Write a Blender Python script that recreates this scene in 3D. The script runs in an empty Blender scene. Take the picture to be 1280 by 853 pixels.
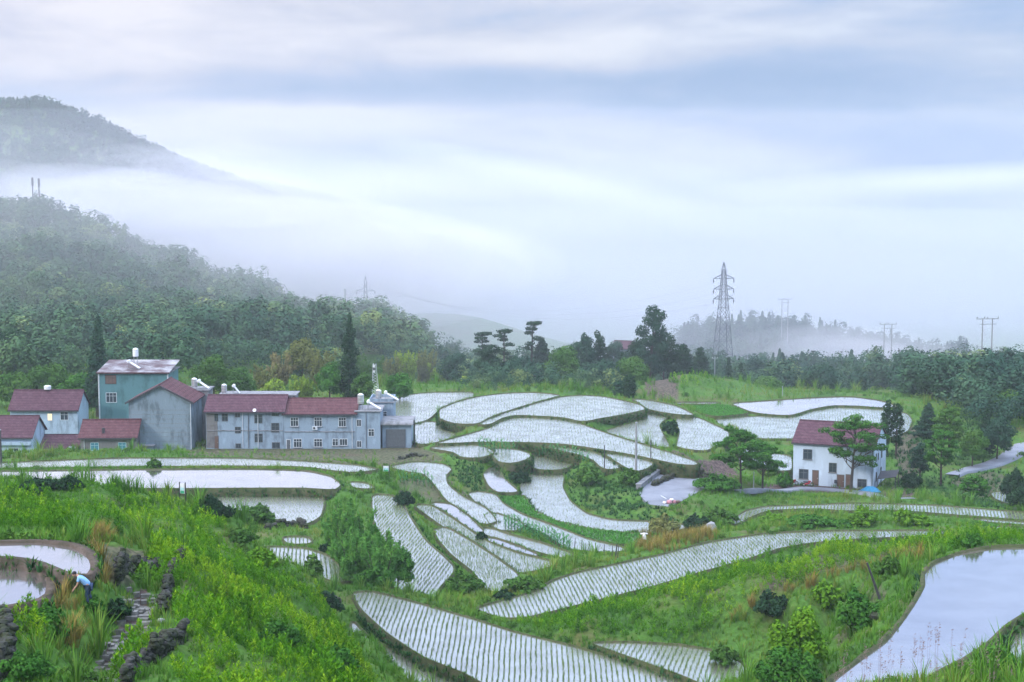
import bpy, bmesh, math, random
import numpy as np
from mathutils import Vector, Matrix
PI = math.pi
S = bpy.context.scene
COL = S.collection
rng = np.random.default_rng(7)
random.seed(7)

# ------------------------------------------------------------------ camera
FPX, CX, CY, HOR, CAMZ = 2133.0, 640.0, 426.5, 205.0, 49.0
PITCH = math.atan((CY - HOR) / FPX)
CP, SP = math.cos(PITCH), math.sin(PITCH)

def ray(u, v):
    a = (u - CX) / FPX; b = (CY - v) / FPX
    return np.array([a, CP + b * SP, -SP + b * CP])

def P(u, v, z):                      # world point seen at pixel (u,v) at level z
    r = ray(u, v)
    t = (z - CAMZ) / r[2]
    return np.array([r[0] * t, r[1] * t, z])

def PD(u, v, d):                     # world point seen at pixel (u,v) at forward distance d
    r = ray(u, v)
    t = d / r[1]
    return np.array([r[0] * t, d, CAMZ + r[2] * t])

def project(x, y, z):
    dz = z - CAMZ
    f = y * CP - dz * SP
    up = y * SP + dz * CP
    return CX + FPX * x / f, CY - FPX * up / f

cam_data = bpy.data.cameras.new('camera')
cam = bpy.data.objects.new('camera', cam_data)
COL.objects.link(cam)
cam.location = (0, 0, CAMZ)
cam.rotation_euler = (PI / 2 - PITCH, 0, 0)
cam_data.sensor_fit = 'HORIZONTAL'
cam_data.sensor_width = 36.0
cam_data.lens = 36.0 * FPX / 1280.0
cam_data.clip_start = 0.5
cam_data.clip_end = 20000
S.camera = cam

# ------------------------------------------------------------------ materials
MATS = {}
def newmat(name):
    m = bpy.data.materials.new(name); m.use_nodes = True
    nt = m.node_tree; nt.nodes.clear()
    out = nt.nodes.new('ShaderNodeOutputMaterial')
    MATS[name] = m
    return m, nt, out

def N(nt, kind, **kw):
    n = nt.nodes.new(kind)
    for k, v in kw.items():
        if k.startswith('i_'):
            key = k[2:]
            key = int(key) if key.isdigit() else key
            n.inputs[key].default_value = v
        else:
            setattr(n, k, v)
    return n

def c4(c): return (c[0], c[1], c[2], 1.0)

def ramp(nt, stops):
    r = nt.nodes.new('ShaderNodeValToRGB')
    e = r.color_ramp.elements
    while len(e) > 1: e.remove(e[-1])
    e[0].position = stops[0][0]; e[0].color = c4(stops[0][1])
    for p, c in stops[1:]:
        x = e.new(p); x.color = c4(c)
    return r

def mat_rough(name, cols, scale=2.0, detail=5, rough=0.85, bump=0.3, bump_scale=None, obj=True, spec=0.2, stretch=None):
    """noise-mottled matte material"""
    m, nt, out = newmat(name)
    L = nt.links.new
    tc = N(nt, 'ShaderNodeTexCoord')
    mp = N(nt, 'ShaderNodeMapping')
    if stretch: mp.inputs['Scale'].default_value = stretch
    L(tc.outputs['Object'], mp.inputs['Vector'])
    nz = N(nt, 'ShaderNodeTexNoise'); nz.inputs['Scale'].default_value = scale; nz.inputs['Detail'].default_value = detail
    nz.inputs['Roughness'].default_value = 0.65
    L(mp.outputs[0], nz.inputs['Vector'])
    n = len(cols)
    r = ramp(nt, [(0.3 + 0.4 * i / max(1, n - 1), c) for i, c in enumerate(cols)])
    L(nz.outputs['Fac'], r.inputs[0])
    b = N(nt, 'ShaderNodeBsdfPrincipled')
    b.inputs['Roughness'].default_value = rough
    b.inputs['Specular IOR Level'].default_value = spec
    L(r.outputs[0], b.inputs['Base Color'])
    if bump:
        n2 = N(nt, 'ShaderNodeTexNoise'); n2.inputs['Scale'].default_value = bump_scale or scale * 3
        n2.inputs['Detail'].default_value = 4
        L(mp.outputs[0], n2.inputs['Vector'])
        bp = N(nt, 'ShaderNodeBump'); bp.inputs['Strength'].default_value = bump; bp.inputs['Distance'].default_value = 0.1
        L(n2.outputs['Fac'], bp.inputs['Height']); L(bp.outputs[0], b.inputs['Normal'])
    L(b.outputs[0], out.inputs[0])
    return m

def mat_flat(name, col, rough=0.6, metal=0.0, spec=0.3):
    m, nt, out = newmat(name)
    b = N(nt, 'ShaderNodeBsdfPrincipled')
    tc = N(nt, 'ShaderNodeTexCoord')
    nz = N(nt, 'ShaderNodeTexNoise'); nz.inputs['Scale'].default_value = 3.0; nz.inputs['Detail'].default_value = 4
    nt.links.new(tc.outputs['Object'], nz.inputs['Vector'])
    r = ramp(nt, [(0.3, [c * 0.82 for c in col]), (0.7, [min(1, c * 1.12) for c in col])])
    nt.links.new(nz.outputs['Fac'], r.inputs[0])
    nt.links.new(r.outputs[0], b.inputs['Base Color'])
    b.inputs['Roughness'].default_value = rough
    b.inputs['Metallic'].default_value = metal
    b.inputs['Specular IOR Level'].default_value = spec
    nt.links.new(b.outputs[0], out.inputs[0])
    return m

def mat_leaf(name, c0, c1, c2=None, transl=0.0):
    """foliage: per-plant 'tint' attribute picks the hue"""
    m, nt, out = newmat(name)
    L = nt.links.new
    at = N(nt, 'ShaderNodeAttribute', attribute_name='tint')
    stops = [(0.0, c0), (1.0, c1)] if c2 is None else [(0.0, c0), (0.55, c1), (1.0, c2)]
    r = ramp(nt, stops)
    L(at.outputs['Fac'], r.inputs[0])
    d = N(nt, 'ShaderNodeBsdfDiffuse')
    L(r.outputs[0], d.inputs['Color'])
    if transl:
        t = N(nt, 'ShaderNodeBsdfTranslucent'); L(r.outputs[0], t.inputs['Color'])
        mx = N(nt, 'ShaderNodeMixShader', i_0=transl)
        L(d.outputs[0], mx.inputs[1]); L(t.outputs[0], mx.inputs[2]); L(mx.outputs[0], out.inputs[0])
    else:
        L(d.outputs[0], out.inputs[0])
    return m

# ------------------------------------------------------------------ mesh helpers
def link(o, parent=None):
    COL.objects.link(o)
    if parent is not None: o.parent = parent
    return o

def mesh_np(name, V, quads=None, tris=None, tint=None, mat=None, smooth=False, parent=None):
    me = bpy.data.meshes.new(name)
    V = np.asarray(V, dtype=np.float32)
    nq = 0 if quads is None else len(quads); ntr = 0 if tris is None else len(tris)
    me.vertices.add(len(V)); me.vertices.foreach_set('co', V.ravel())
    idx = []
    if nq: idx.append(np.asarray(quads, dtype=np.int32).ravel())
    if ntr: idx.append(np.asarray(tris, dtype=np.int32).ravel())
    idx = np.concatenate(idx)
    tot = np.concatenate([np.full(nq, 4, np.int32), np.full(ntr, 3, np.int32)])
    st = np.zeros(len(tot), np.int32); st[1:] = np.cumsum(tot)[:-1]
    me.loops.add(len(idx)); me.loops.foreach_set('vertex_index', idx)
    me.polygons.add(len(tot)); me.polygons.foreach_set('loop_start', st); me.polygons.foreach_set('loop_total', tot)
    if smooth: me.polygons.foreach_set('use_smooth', np.ones(len(tot), bool))
    me.update(calc_edges=True); me.validate(verbose=False)
    if tint is not None:
        a = me.attributes.new('tint', 'FLOAT', 'POINT'); a.data.foreach_set('value', np.asarray(tint, dtype=np.float32))
    if mat: me.materials.append(MATS[mat] if isinstance(mat, str) else mat)
    o = bpy.data.objects.new(name, me)
    return link(o, parent)

class MB:
    """collects boxes / tubes / faces, links as ONE mesh object"""
    def __init__(s): s.v = []; s.f = []
    def add(s, vs, fs):
        k = len(s.v); s.v += [tuple(p) for p in vs]; s.f += [tuple(i + k for i in f) for f in fs]; return s
    def box(s, x0, x1, y0, y1, z0, z1, M=None):
        vs = [(x, y, z) for z in (z0, z1) for (x, y) in ((x0, y0), (x1, y0), (x1, y1), (x0, y1))]
        if M is not None: vs = [M @ Vector(p) for p in vs]
        return s.add(vs, [(3, 2, 1, 0), (4, 5, 6, 7), (0, 1, 5, 4), (1, 2, 6, 5), (2, 3, 7, 6), (3, 0, 4, 7)])
    def tube(s, pts, rad, n=6, cap=True):
        pts = [Vector(p) for p in pts]
        if not hasattr(rad, '__len__'): rad = [rad] * len(pts)
        rings = []
        for i, p in enumerate(pts):
            t = (pts[min(i + 1, len(pts) - 1)] - pts[max(i - 1, 0)]).normalized()
            a = Vector((1, 0, 0)) if abs(t.x) < 0.8 else Vector((0, 1, 0))
            b = t.cross(a).normalized(); a = b.cross(t).normalized()
            rings.append([p + (a * math.cos(2 * PI * j / n) + b * math.sin(2 * PI * j / n)) * rad[i] for j in range(n)])
        vs = [q for r in rings for q in r]; fs = []
        for i in range(len(pts) - 1):
            for j in range(n):
                fs.append((i * n + j, i * n + (j + 1) % n, (i + 1) * n + (j + 1) % n, (i + 1) * n + j))
        if cap: fs.append(tuple(range(n - 1, -1, -1))); fs.append(tuple((len(pts) - 1) * n + j for j in range(n)))
        return s.add(vs, fs)
    def build(s, name, mat, parent=None, smooth=False):
        me = bpy.data.meshes.new(name); me.from_pydata(s.v, [], s.f); me.update()
        bm = bmesh.new(); bm.from_mesh(me); bmesh.ops.recalc_face_normals(bm, faces=bm.faces); bm.to_mesh(me); bm.free()
        if smooth:
            for p in me.polygons: p.use_smooth = True
        me.materials.append(MATS[mat] if isinstance(mat, str) else mat)
        o = bpy.data.objects.new(name, me)
        return link(o, parent)

def empty(name, loc, rz=0.0):
    o = bpy.data.objects.new(name, None); o.empty_display_size = 0.5
    COL.objects.link(o); o.location = tuple(float(a) for a in loc); o.rotation_euler = (0, 0, rz)
    return o

def tag(o, label=None, cat=None, group=None, kind=None):
    if label: o['label'] = label
    if cat: o['category'] = cat
    if group: o['group'] = group
    if kind: o['kind'] = kind
    return o

def copy_tree(o, parent=None):
    c = o.copy(); COL.objects.link(c)
    if parent is not None: c.parent = parent
    for ch in list(o.children): copy_tree(ch, c)
    return c

def merge(protos, which, pos, scale, rot, tint, squash=None):
    """protos: list of (V, T(tris), t(per-vertex tint offset)); returns merged arrays"""
    Vs, Ts, Tn = [], [], []
    base = 0
    for k, (V, T, tv) in enumerate(protos):
        sel = np.nonzero(which == k)[0]
        if len(sel) == 0: continue
        c, s = np.cos(rot[sel]), np.sin(rot[sel])
        sc = scale[sel]
        if sc.ndim == 1: sc = np.stack([sc, sc, sc], 1)
        X = V[None, :, 0] * sc[:, 0:1]; Y = V[None, :, 1] * sc[:, 1:2]; Z = V[None, :, 2] * sc[:, 2:3]
        W = np.stack([X * c[:, None] - Y * s[:, None] + pos[sel, 0:1],
                      X * s[:, None] + Y * c[:, None] + pos[sel, 1:2],
                      Z + pos[sel, 2:3]], -1)
        n, m = len(sel), len(V)
        Vs.append(W.reshape(-1, 3))
        Ts.append((T[None] + (np.arange(n) * m)[:, None, None]).reshape(-1, 3) + base)
        Tn.append(np.clip(tint[sel][:, None] + tv[None, :], 0, 1).ravel())
        base += n * m
    return np.concatenate(Vs), np.concatenate(Ts), np.concatenate(Tn)

def leaf_cards(C, Nrm, size, aspect=1.0, r=None):
    """one triangle-pair rhombus per centre, facing Nrm. returns V (4n,3), T (2n,3)"""
    r = r or rng
    n = len(C)
    A = np.cross(Nrm, r.normal(size=(n, 3))); A /= np.linalg.norm(A, axis=1, keepdims=True) + 1e-9
    B = np.cross(Nrm, A); B /= np.linalg.norm(B, axis=1, keepdims=True) + 1e-9
    s = size[:, None]
    V = np.stack([C + A * s, C + B * s * 0.6 * aspect, C - A * s, C - B * s * 0.6 * aspect], 1).reshape(-1, 3)
    k = np.arange(n)[:, None] * 4
    T = np.concatenate([k + np.array([[0, 1, 2]]), k + np.array([[0, 2, 3]])], 0)
    return V, T

def unit(a): return a / (np.linalg.norm(a, axis=-1, keepdims=True) + 1e-9)

def smooth_noise(x, y, seed=0, n=10, s0=0.02, s1=0.2):
    r = np.random.default_rng(seed)
    out = 0
    for i in range(n):
        k = s0 * (s1 / s0) ** (i / (n - 1)); a = r.uniform(0, 2 * PI); ph = r.uniform(0, 6.28)
        out = out + np.sin((x * math.cos(a) + y * math.sin(a)) * k * 6.28 + ph) / (i + 1.5)
    return out
EXPOSURE = 0.5
SUN_E = 1.5
SKY_GAIN = 0.8
SKY_RAMP = [(0.0, (0.62, 0.66, 0.73)), (0.09, (0.78, 0.82, 0.88)), (0.16, (1.3, 1.33, 1.33)), (0.26, (0.68, 0.84, 1.08)), (0.45, (2.0, 2.1, 2.2)), (1.0, (5.6, 5.6, 5.4))]
USE_HAZE = True
HAZE_D, HAZE_C = 0.00016, (0.80, 0.90, 1.0)
CLOUDS = [((-0.02, 0.046, 0.14, 0.011, 0.0), -0.32), ((-0.10, 0.028, 0.12, 0.012, 0.05), 0.25), ((0.10, 0.03, 0.12, 0.01, -0.15), -0.12), ((0.05, 0.012, 0.22, 0.014, -0.10), 0.16), ((0.24, 0.0, 0.12, 0.05, 0), -0.14), ((-0.25, 0.085, 0.2, 0.025, 0), 0.15), ((0.1, 0.075, 0.2, 0.02, 0.05), 0.14)]
CLOUD_RAMP = [(0.50, (0.36, 0.48, 0.71)), (0.62, (0.50, 0.58, 0.78)), (0.74, (0.72, 0.72, 0.83)), (0.88, (1.0, 0.95, 0.97))]
import random as _rm
_r = _rm.Random(5)
MISTS = [(640, 345, 1500, 1300, 480, 46, 5.0), (600, 372, 1000, 1400, 540, 84, 2.0), (120, 268, 790, 100, 50, 9, 1.0), (290, 286, 790, 90, 60, 16, 1.4), (400, 318, 790, 85, 70, 22, 2.4), (490, 350, 800, 70, 60, 20, 2.0), (180, 330, 560, 260, 165, 75, 0.32)]
for _u, _v, _d, _n, _su, _sv in [(150, 258, 830, 9, 190, 16), (330, 268, 850, 9, 110, 26), (120, 205, 940, 4, 110, 16), (440, 310, 820, 5, 90, 30), (1110, 452, 610, 2, 60, 10)]:
    for _i in range(_n): MISTS.append((_u + _r.uniform(-1, 1) * _su, _v + _r.uniform(-1, 1) * _sv, _d * _r.uniform(0.96, 1.04), _r.uniform(22, 62) * _d / 800, _r.uniform(25, 50), _r.uniform(6, 15) * _d / 800, _r.uniform(0.25, 0.8)))
for _i in range(9): MISTS.append((_r.uniform(380, 1280), _r.uniform(225, 350), _r.uniform(1250, 1600), _r.uniform(130, 300), _r.uniform(60, 120), _r.uniform(10, 22), _r.uniform(0.5, 0.9)))
# ------------------------------------------------------------------ traced terraces: (kind, level, outline in photo pixels)
FIELDS = [
 ('rows', 4.0, 'K1', [(487,506),(508,494),(539,491),(591,490.5),(590,497),(569,504),(551,509),(543,517),(534,525),(520,530),(487,527)]),
 ('rows', 5.3, 'K2', [(551,512),(572,503),(599,496),(634,492),(670,491),(702,494.5),(680,500),(656,507),(627,516),(607,524),(594,531),(569,530),(551,524)]),
 ('rows', 5.2, 'K3', [(706,496),(732,494.5),(756,496.5),(777,501),(801,507),(805,513),(777,519),(747,524),(728,528),(709,523),(688,521),(646,519),(626,523),(611,531),(598,532),(609,525),(628,517.5),(658,508.5),(684,501)]),
 ('rows', 4.9, 'K4', [(611,536),(622.5,529),(640,523),(670,522),(710,525),(728,531),(765,544),(807,557),(838,566),(870,577),(872,583),(845,581),(815,574.5),(795,570),(747,562),(706,556),(670,554),(599,553),(539,556),(575,546)]),
 ('rows', 3.9, 'K5', [(520,532),(525,528),(543,527),(550,538),(571,544),(557,550),(533,556),(521,556)]),
 ('rows', 3.7, 'K6', [(752,541),(785,531),(811,524),(811,514),(835,520.5),(821,532),(838,562),(806,555),(768,545)]),
 ('rows', 4.4, 'K7', [(790,498.6),(815,501.6),(845,508),(869,520),(842,518),(810,512),(801,504.5)]),
 ('rows', 3.8, 'K8', [(846,521),(870,521.5),(910,540),(908,549),(895,556),(881,565),(846,560),(852,540),(848,531)]),
 ('rows', 1.6, 'K9', [(925,560),(960,566),(988,570),(988,590),(960,588),(925,580)]),
 ('flat', 1.0, 'K10',[(912,504.5),(958,501.6),(1017,497.7),(1062,496),(1100,501),(1124,509),(1100,510),(1077,508),(1041,507),(1011,512.4),(988,520),(958,518.4),(940,515.5)]),
 ('rows', 0.7, 'K11',[(894,525),(928,521.5),(958,520.5),(988,522.5),(1012,515),(1041,509.8),(1077,511),(1104,513),(1133,517),(1139,526),(1133,540),(1109,549),(992,549),(946,549),(913,541)]),
 ('bed',  1.1, 'K12',[(850,508),(907,506),(938,517),(893,522)]),
 ('flat', 1.1, 'K13',[(836,503.5),(899,503),(900,505),(845,506)]),
 ('rows', 4.6, 'M1', [(536,560),(593,557),(608,561),(614,567),(599,572.5),(581,572.5),(572,566),(555,563)]),
 ('rows', 4.5, 'M2', [(612,561),(646,563),(659,568),(657,573.5),(640,579.5),(628,578.5),(621,571)]),
 ('rows', 2.9, 'M3', [(664,569),(688,570.5),(709,577),(711.6,582),(700,587.5),(673,587.5),(664,579)]),
 ('rows', 4.5, 'M4', [(680,557),(706,559),(735,565),(771,579),(772.5,583),(765,588),(756,585),(747,576),(732,570),(700,562.4)]),
 ('rows', 4.7, 'M5', [(758,567),(789,571.5),(812,579),(809.6,583),(798,589),(792,588),(774,577)]),
 ('flat', 3.4, 'P1', [(605,592),(619,583),(624,582),(624,591),(628,598),(645,613),(645,617),(622,616),(613,608)]),
 ('bed', 2.9, 'G1', [(612,610),(621,612),(637,620),(652,619),(664,638),(694,653),(738,663),(803,669),(801,679),(777,682),(732,673),(688,655),(646,640),(623,626)]),
 ('rows', 2.2, 'R1', [(656,608),(671,593),(700,593),(696,608),(705,626),(726,643),(762,652),(821,654),(853,657),(850,662),(806,667),(747,661),(688,649),(668,635),(659,620)]),
 ('rows', 3.2, 'R2', [(590,615),(613,618),(622,630),(646,644),(688,659),(732,676.5),(777,686),(772,690),(717,687),(688,667),(646,650),(612,637),(599,626)]),
 ('rows', 3.7, 'R3', [(611,641),(630,648),(650,656),(640,664),(632,664),(620,656)]),
 ('rows', 3.8, 'R4', [(492,584),(521,578),(551,581),(559,587),(551,594),(552,605),(569,620),(599,635),(609,644),(615,655),(599,654),(578,638),(560,620),(545,600),(535,592),(510,589)]),
 ('flat', 4.2, 'R5', [(541,629),(557,630),(578,645),(598,665),(592,668),(569,653),(552,638)]),
 ('rows', 5.0, 'R6', [(524,632),(534,633),(566,654),(599,677),(640,693),(690,705),(672,711),(644,717),(600,686),(545,647)]),
 ('rows', 5.6, 'R7', [(550,659),(585,680),(612,698),(636,716),(640,722),(632,736),(620,741),(602,716),(572,693),(555,673)]),
 ('flat', 4.6, 'R8', [(607,672),(646,685.5),(667,694.5),(655,697),(630,690),(606,680)]),
 ('rows', 4.0, 'R9', [(604,660),(628,669),(673,681),(714,695),(704,697),(670,687),(634,676),(605,665)]),
 ('rows', 6.5, 'R10',[(468,619),(486,620),(501,630),(511,650),(528,676),(551,696),(564,709),(561,719),(544,736),(541,749),(515,741),(495,735),(486,720),(480,690),(474,660),(469,643)]),
 ('rows', 9.0, 'F0', [(440,741),(466,740),(532,757),(600,777),(644,791),(718,809),(778,827),(852,853),(910,880),(640,885),(612,860),(582,843),(532,824),(486,794),(452,763)]),
 ('rows', 8.2, 'F0b',[(440,775),(458,797),(486,812),(532,833),(575,848),(600,862),(620,885),(520,885),(470,830),(440,800)]),
 ('rows', 8.0, 'F1', [(330,684),(380,686),(409,696),(431,718),(437,729),(416,727),(376,708),(340,698)]),
 ('rows', 7.5, 'F1b',[(355,672),(383,672),(389,680),(362,681)]),
 ('rows', 7.0, 'L3', [(170,617),(275,616),(366,615),(397,618),(403,627),(399,646),(383,656),(345,650),(290,636),(220,628)]),
 ('flat', 8.0, 'L2', [(-60,590),(150,587.5),(300,586.5),(383,588.5),(414,595.5),(427,606),(419,613.5),(380,611),(300,611),(150,612),(-60,606)]),
 ('rows', 7.0, 'L1', [(-60,581),(0,579),(150,573),(300,573),(383,577),(450,582),(477,588),(440,591.5),(412,588.5),(383,584.5),(300,583),(150,584),(-60,587)]),
 ('rows', 6.5, 'L4', [(434,603),(456,604),(465,609),(466,612.5),(445,611)]),
 ('rows', 8.0, 'F2', [(596,762),(630,752),(674,740),(692,728),(719,718),(778,705),(823,696),(879,681),(905,676),(959,668),(1025,665),(1137,664),(1197,665),(1190,668),(1078,674),(1019,678),(974,685),(930,700),(876,715),(808,735),(748,750),(710,759),(659,772),(630,774)]),
 ('rows', 9.4, 'H',  [(735,804),(793,804),(852,808),(896,815),(919,823),(936,838),(945,853),(965,885),(905,868),(852,845),(778,819)]),
 ('green',3.0, 'G2', [(912,655),(932,640),(959,633.5),(1019,632),(1066,630),(1167,632),(1300,643),(1300,652),(1197,644),(1152,640.5),(1108,638),(1060,639),(1019,636),(959,638),(933,648),(920,657)]),
 ('green',3.4, 'G3', [(1215,648.5),(1300,655),(1300,658),(1230,653)]),
 ('green',4.0, 'G4', [(1235,658),(1300,661),(1300,666),(1250,663)]),
 ('green',-1.0,'G5', [(1240,616),(1258,614.5),(1271,618),(1270,629),(1262,631),(1245,624)]),
 ('flat', 22.0,'PR', [(1330,684),(1241,685),(1197,693),(1168,705),(1156,717),(1157,733),(1145,754),(1124,784),(1109,802),(1079,823),(1041,852),(1010,885),(1110,885),(1165,843),(1198,828),(1233,805),(1254,784),(1300,755),(1330,730)]),
 ('rows', 21.4,'PR2',[(1180,858),(1205,840),(1243,816),(1280,782),(1330,750),(1340,900),(1170,890)]),
 ('flat', 31.0,'PL1',[(-50,680),(0,680),(50,678.5),(93,685),(110,696),(114,709),(109,721),(96,722),(72,712),(50,703),(20,698.5),(-50,697)]),
 ('flat', 30.6,'PL2',[(-50,707),(0,706.5),(26,707),(49,714),(59,727),(56,746),(43,754),(0,762),(-50,762)]),
]
# flat pads without water: terrain is levelled to them
PADS = [
 (3.4, [(245,556),(520,556),(520,561),(245,563)]),                # forecourt of the row houses
 (0.0, [(985,570),(1140,570),(1140,618),(985,612)]),              # yard of the white house
 (3.0,[(824,585),(839,586),(899,599.5),(896,604),(869,617),(848,629),(836,634),(810,631),(798,617),(804,611),(815,597)]),
]
# loose ground points (pixel u, v, level)
GPTS = [
 (-60,604,22),(0,606,23),(100,608,23),(160,614,22),(200,622,21),(240,630,20),(268,640,18),(-60,640,26),(0,640,26),(100,645,26),(200,650,24),(250,660,22),
 (-60,670,30),(0,671,30.3),(60,670,30.2),(120,678,30.2),(160,690,29),(200,690,27),(250,690,24),(290,672,19),(300,700,21),(320,690,16),
 (140,720,30),(130,700,30.6),(130,730,29.8),(120,745,29.6),(100,748,29.8),(80,740,30.4),(173,741,28.6),(166,769,28.5),(156,809,28.5),(133,845,28.5),(120,900,28.6),
 (60,770,30),(30,800,30.2),(0,800,30.8),(0,853,31),(60,853,29.8),(90,800,29.5),(100,853,29.1),
 (205,730,29),(205,770,29.2),(200,810,29.4),(190,853,29.8),(250,710,26.5),(300,720,24),(240,760,28.5),(300,780,27),(250,830,29),(350,830,26.5),
 (395,760,18),(432,800,15.5),(420,830,19),(462,853,17),(490,885,16),(350,705,17),(380,725,14),(410,742,12.5),(340,740,22),(385,800,22),(300,860,28.5),
 (600,750,6.5),(575,735,6),(545,700,5),(590,735,5.5),(650,785,9),(720,793,9.6),(800,790,10.2),(750,770,10.5),(850,740,12),(950,720,13.5),(1050,700,14.5),(1150,690,15),(1190,680,13),(1240,672,10),
 (1300,676,10),(900,780,12.5),(1000,745,16),(960,800,14.5),(1000,830,16),(1060,790,18.2),(1050,825,18.6),(1100,760,20.4),(1130,730,21.2),(1140,705,20.4),(960,853,14),(1000,880,17),
 (1100,880,30),(1150,875,31),(1200,870,31.5),(1280,852,30.5),(1280,900,33),(1340,880,33),
 (900,640,1.5),(880,655,2),(905,665,5),(1000,648,4.6),(1100,648,4.6),(1200,654,4.6),(1280,667,6.5),(960,625,1),(1100,620,0.3),(1000,616,0.2),(870,672,3.6),
 (820,680,4),(760,700,5.6),(710,712,6),(860,667,2.6),(720,600,2.6),(760,608,2.4),(730,635,1.5),(800,640,1.3),(780,600,2.6),(740,592,3.2),(760,594,3.2),
 (1150,600,0),(1200,600,-1),(1200,570,-1.2),(1150,545,0),(1250,530,0),(1200,520,0),(1150,520,0),(1280,560,-1),(1280,600,-1.5),(1240,590,-1.4),(1180,620,0.5),(1230,640,1),
 (1280,485,-1),(1200,492,-2),(1140,500,-2.5),(1200,477,-4),(1160,478,-4),
 (545,484,-1.5),(700,484,-1.5),(780,488,-1),(850,484,0.2),(900,488,1.4),(1000,490,-1),(1100,490,-2),(860,468,4),(835,478,3),(890,475,3),(920,495,1.2),
 (-40,577,2.4),(0,577,2.5),(100,574,2.6),(200,563,3.2),(250,564,3.4),(300,564,3.6),(380,564,3.6),(450,564,3.6),(520,563,3.6),(300,570,5.0),(400,571,5.0),(500,574,4.8),(40,540,3.2),(130,530,3.5),(230,530,4),(350,530,4),(440,530,4),(250,500,4),(100,500,4),(0,500,4),(430,500,4),(485,490,4),
 (500,610,4.4),(480,600,5.2),(520,600,4.1),(430,640,6.6),(440,690,7),(460,735,8),(500,745,7.6),(600,600,3.4),(592,590,3.7),(580,600,3.7),(585,582,4.0),
 (845,586,3.6),(895,590,2.6),(912,594,1.8),(920,600,0.8),(960,600,0.2),
]
# far ground: (u, forward distance, level)
def zr(v, d, tree=9.0): return CAMZ - (v - HOR) / FPX * d - tree
FAR = []
for u, v, d in [(-80,250,640),(0,250,630),(50,248,625),(130,277,620),(200,310,610),(300,342,600),(400,372,590),(428,390,580),(455,371,560),(488,378,556),(515,396,552),(532,440,550)]:
    z = zr(v, d)
    FAR.append((u, d, z)); FAR.append((u, d * 0.88, z * 0.62 + 1)); FAR.append((u, d * 0.76, z * 0.25 + 2)); FAR.append((u, d * 1.12, z - 28)); FAR.append((u, d * 1.3, -45))
for u, v, d in [(-100,125,1010),(0,122,1000),(60,115,1000),(120,143,1000),(200,178,990),(260,204,980),(330,229,960),(365,248,955),(400,285,950),(440,350,950),(480,430,950)]:
    z = zr(v, d, -3)
    FAR.append((u, d, z)); FAR.append((u, d * 0.9, z * 0.5 - 8)); FAR.append((u, d * 0.82, -30)); FAR.append((u, d * 1.12, z - 45)); FAR.append((u, d * 1.35, -60))
for u, v, d in [(850,405,720),(900,393,720),(960,392,740),(1010,402,750),(1060,415,740),(1120,420,720),(1190,432,700)]:
    z = zr(v, d, 13)
    FAR.append((u, d, z)); FAR.append((u, d * 0.9, z - 6)); FAR.append((u, d * 0.8, z - 16)); FAR.append((u, d * 1.15, z - 18)); FAR.append((u, d * 1.4, -60))
for u in range(-200, 1500, 120):
    FAR += [(u, 1700, -70), (u, 2300, -80)]
for u in range(560, 1500, 110): FAR += [(u, 1000, -60), (u, 1300, -65)]
for u in (540, 600, 660, 720, 780, 840): FAR += [(u, 395, -3.5), (u, 430, -6), (u, 480, -12), (u, 560, -26), (u, 700, -45)]
for u in (900, 960, 1020, 1080, 1130): FAR += [(u, 400, -6), (u, 450, -12), (u, 533, -19), (u, 600, -32)]
for u in (1160, 1220, 1280, 1340): FAR += [(u, 400, -5), (u, 440, -9), (u, 480, -13), (u, 540, -25), (u, 620, -45)]
for u in (-80, 0, 80, 160, 240, 320, 400): FAR += [(u, 400, 4), (u, 430, 3.5)]
for u in (460, 500, 540): FAR += [(u, 385, -2), (u, 410, -3)]

def chaikin(A, it=2):
    A = np.asarray(A, float)
    for k in range(it):
        B = np.roll(A, -1, 0); a = 0.12 if k == 0 else 0.25
        A = np.stack([A * (1 - a) + B * a, A * a + B * (1 - a)], 1).reshape(-1, A.shape[1])
    return A

def resample(A, step):
    A = np.vstack([A, A[:1]])
    seg = np.linalg.norm(np.diff(A, axis=0), axis=1); L = np.concatenate([[0], np.cumsum(seg)])
    n = max(8, int(L[-1] / step)); t = np.linspace(0, L[-1], n, endpoint=False)
    return np.stack([np.interp(t, L, A[:, 0]), np.interp(t, L, A[:, 1])], 1)

def inside(x, y, poly):
    r = np.zeros(x.shape, bool)
    j = len(poly) - 1
    for i in range(len(poly)):
        xi, yi = poly[i]; xj, yj = poly[j]
        if yi != yj:
            c = ((yi > y) != (yj > y)) & (x < (xj - xi) * (y - yi) / (yj - yi) + xi)
            r ^= c
        j = i
    return r

def dist_poly(x, y, poly):
    d = np.full(x.shape, 1e9)
    for i in range(len(poly)):
        a = poly[i]; b = poly[(i + 1) % len(poly)]
        ab = b - a; L = (ab ** 2).sum() + 1e-12
        t = np.clip(((x - a[0]) * ab[0] + (y - a[1]) * ab[1]) / L, 0, 1)
        d = np.minimum(d, np.hypot(x - a[0] - t * ab[0], y - a[1] - t * ab[1]))
    return d

def offset(A, w):
    """outward offset of a closed polygon"""
    area = 0.5 * np.sum(A[:, 0] * np.roll(A[:, 1], -1) - np.roll(A[:, 0], -1) * A[:, 1])
    T = np.roll(A, -1, 0) - np.roll(A, 1, 0)
    T = T / (np.linalg.norm(T, axis=1, keepdims=True) + 1e-9)
    Nn = np.stack([T[:, 1], -T[:, 0]], 1) * (1 if area > 0 else -1)
    return A + Nn * w

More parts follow.
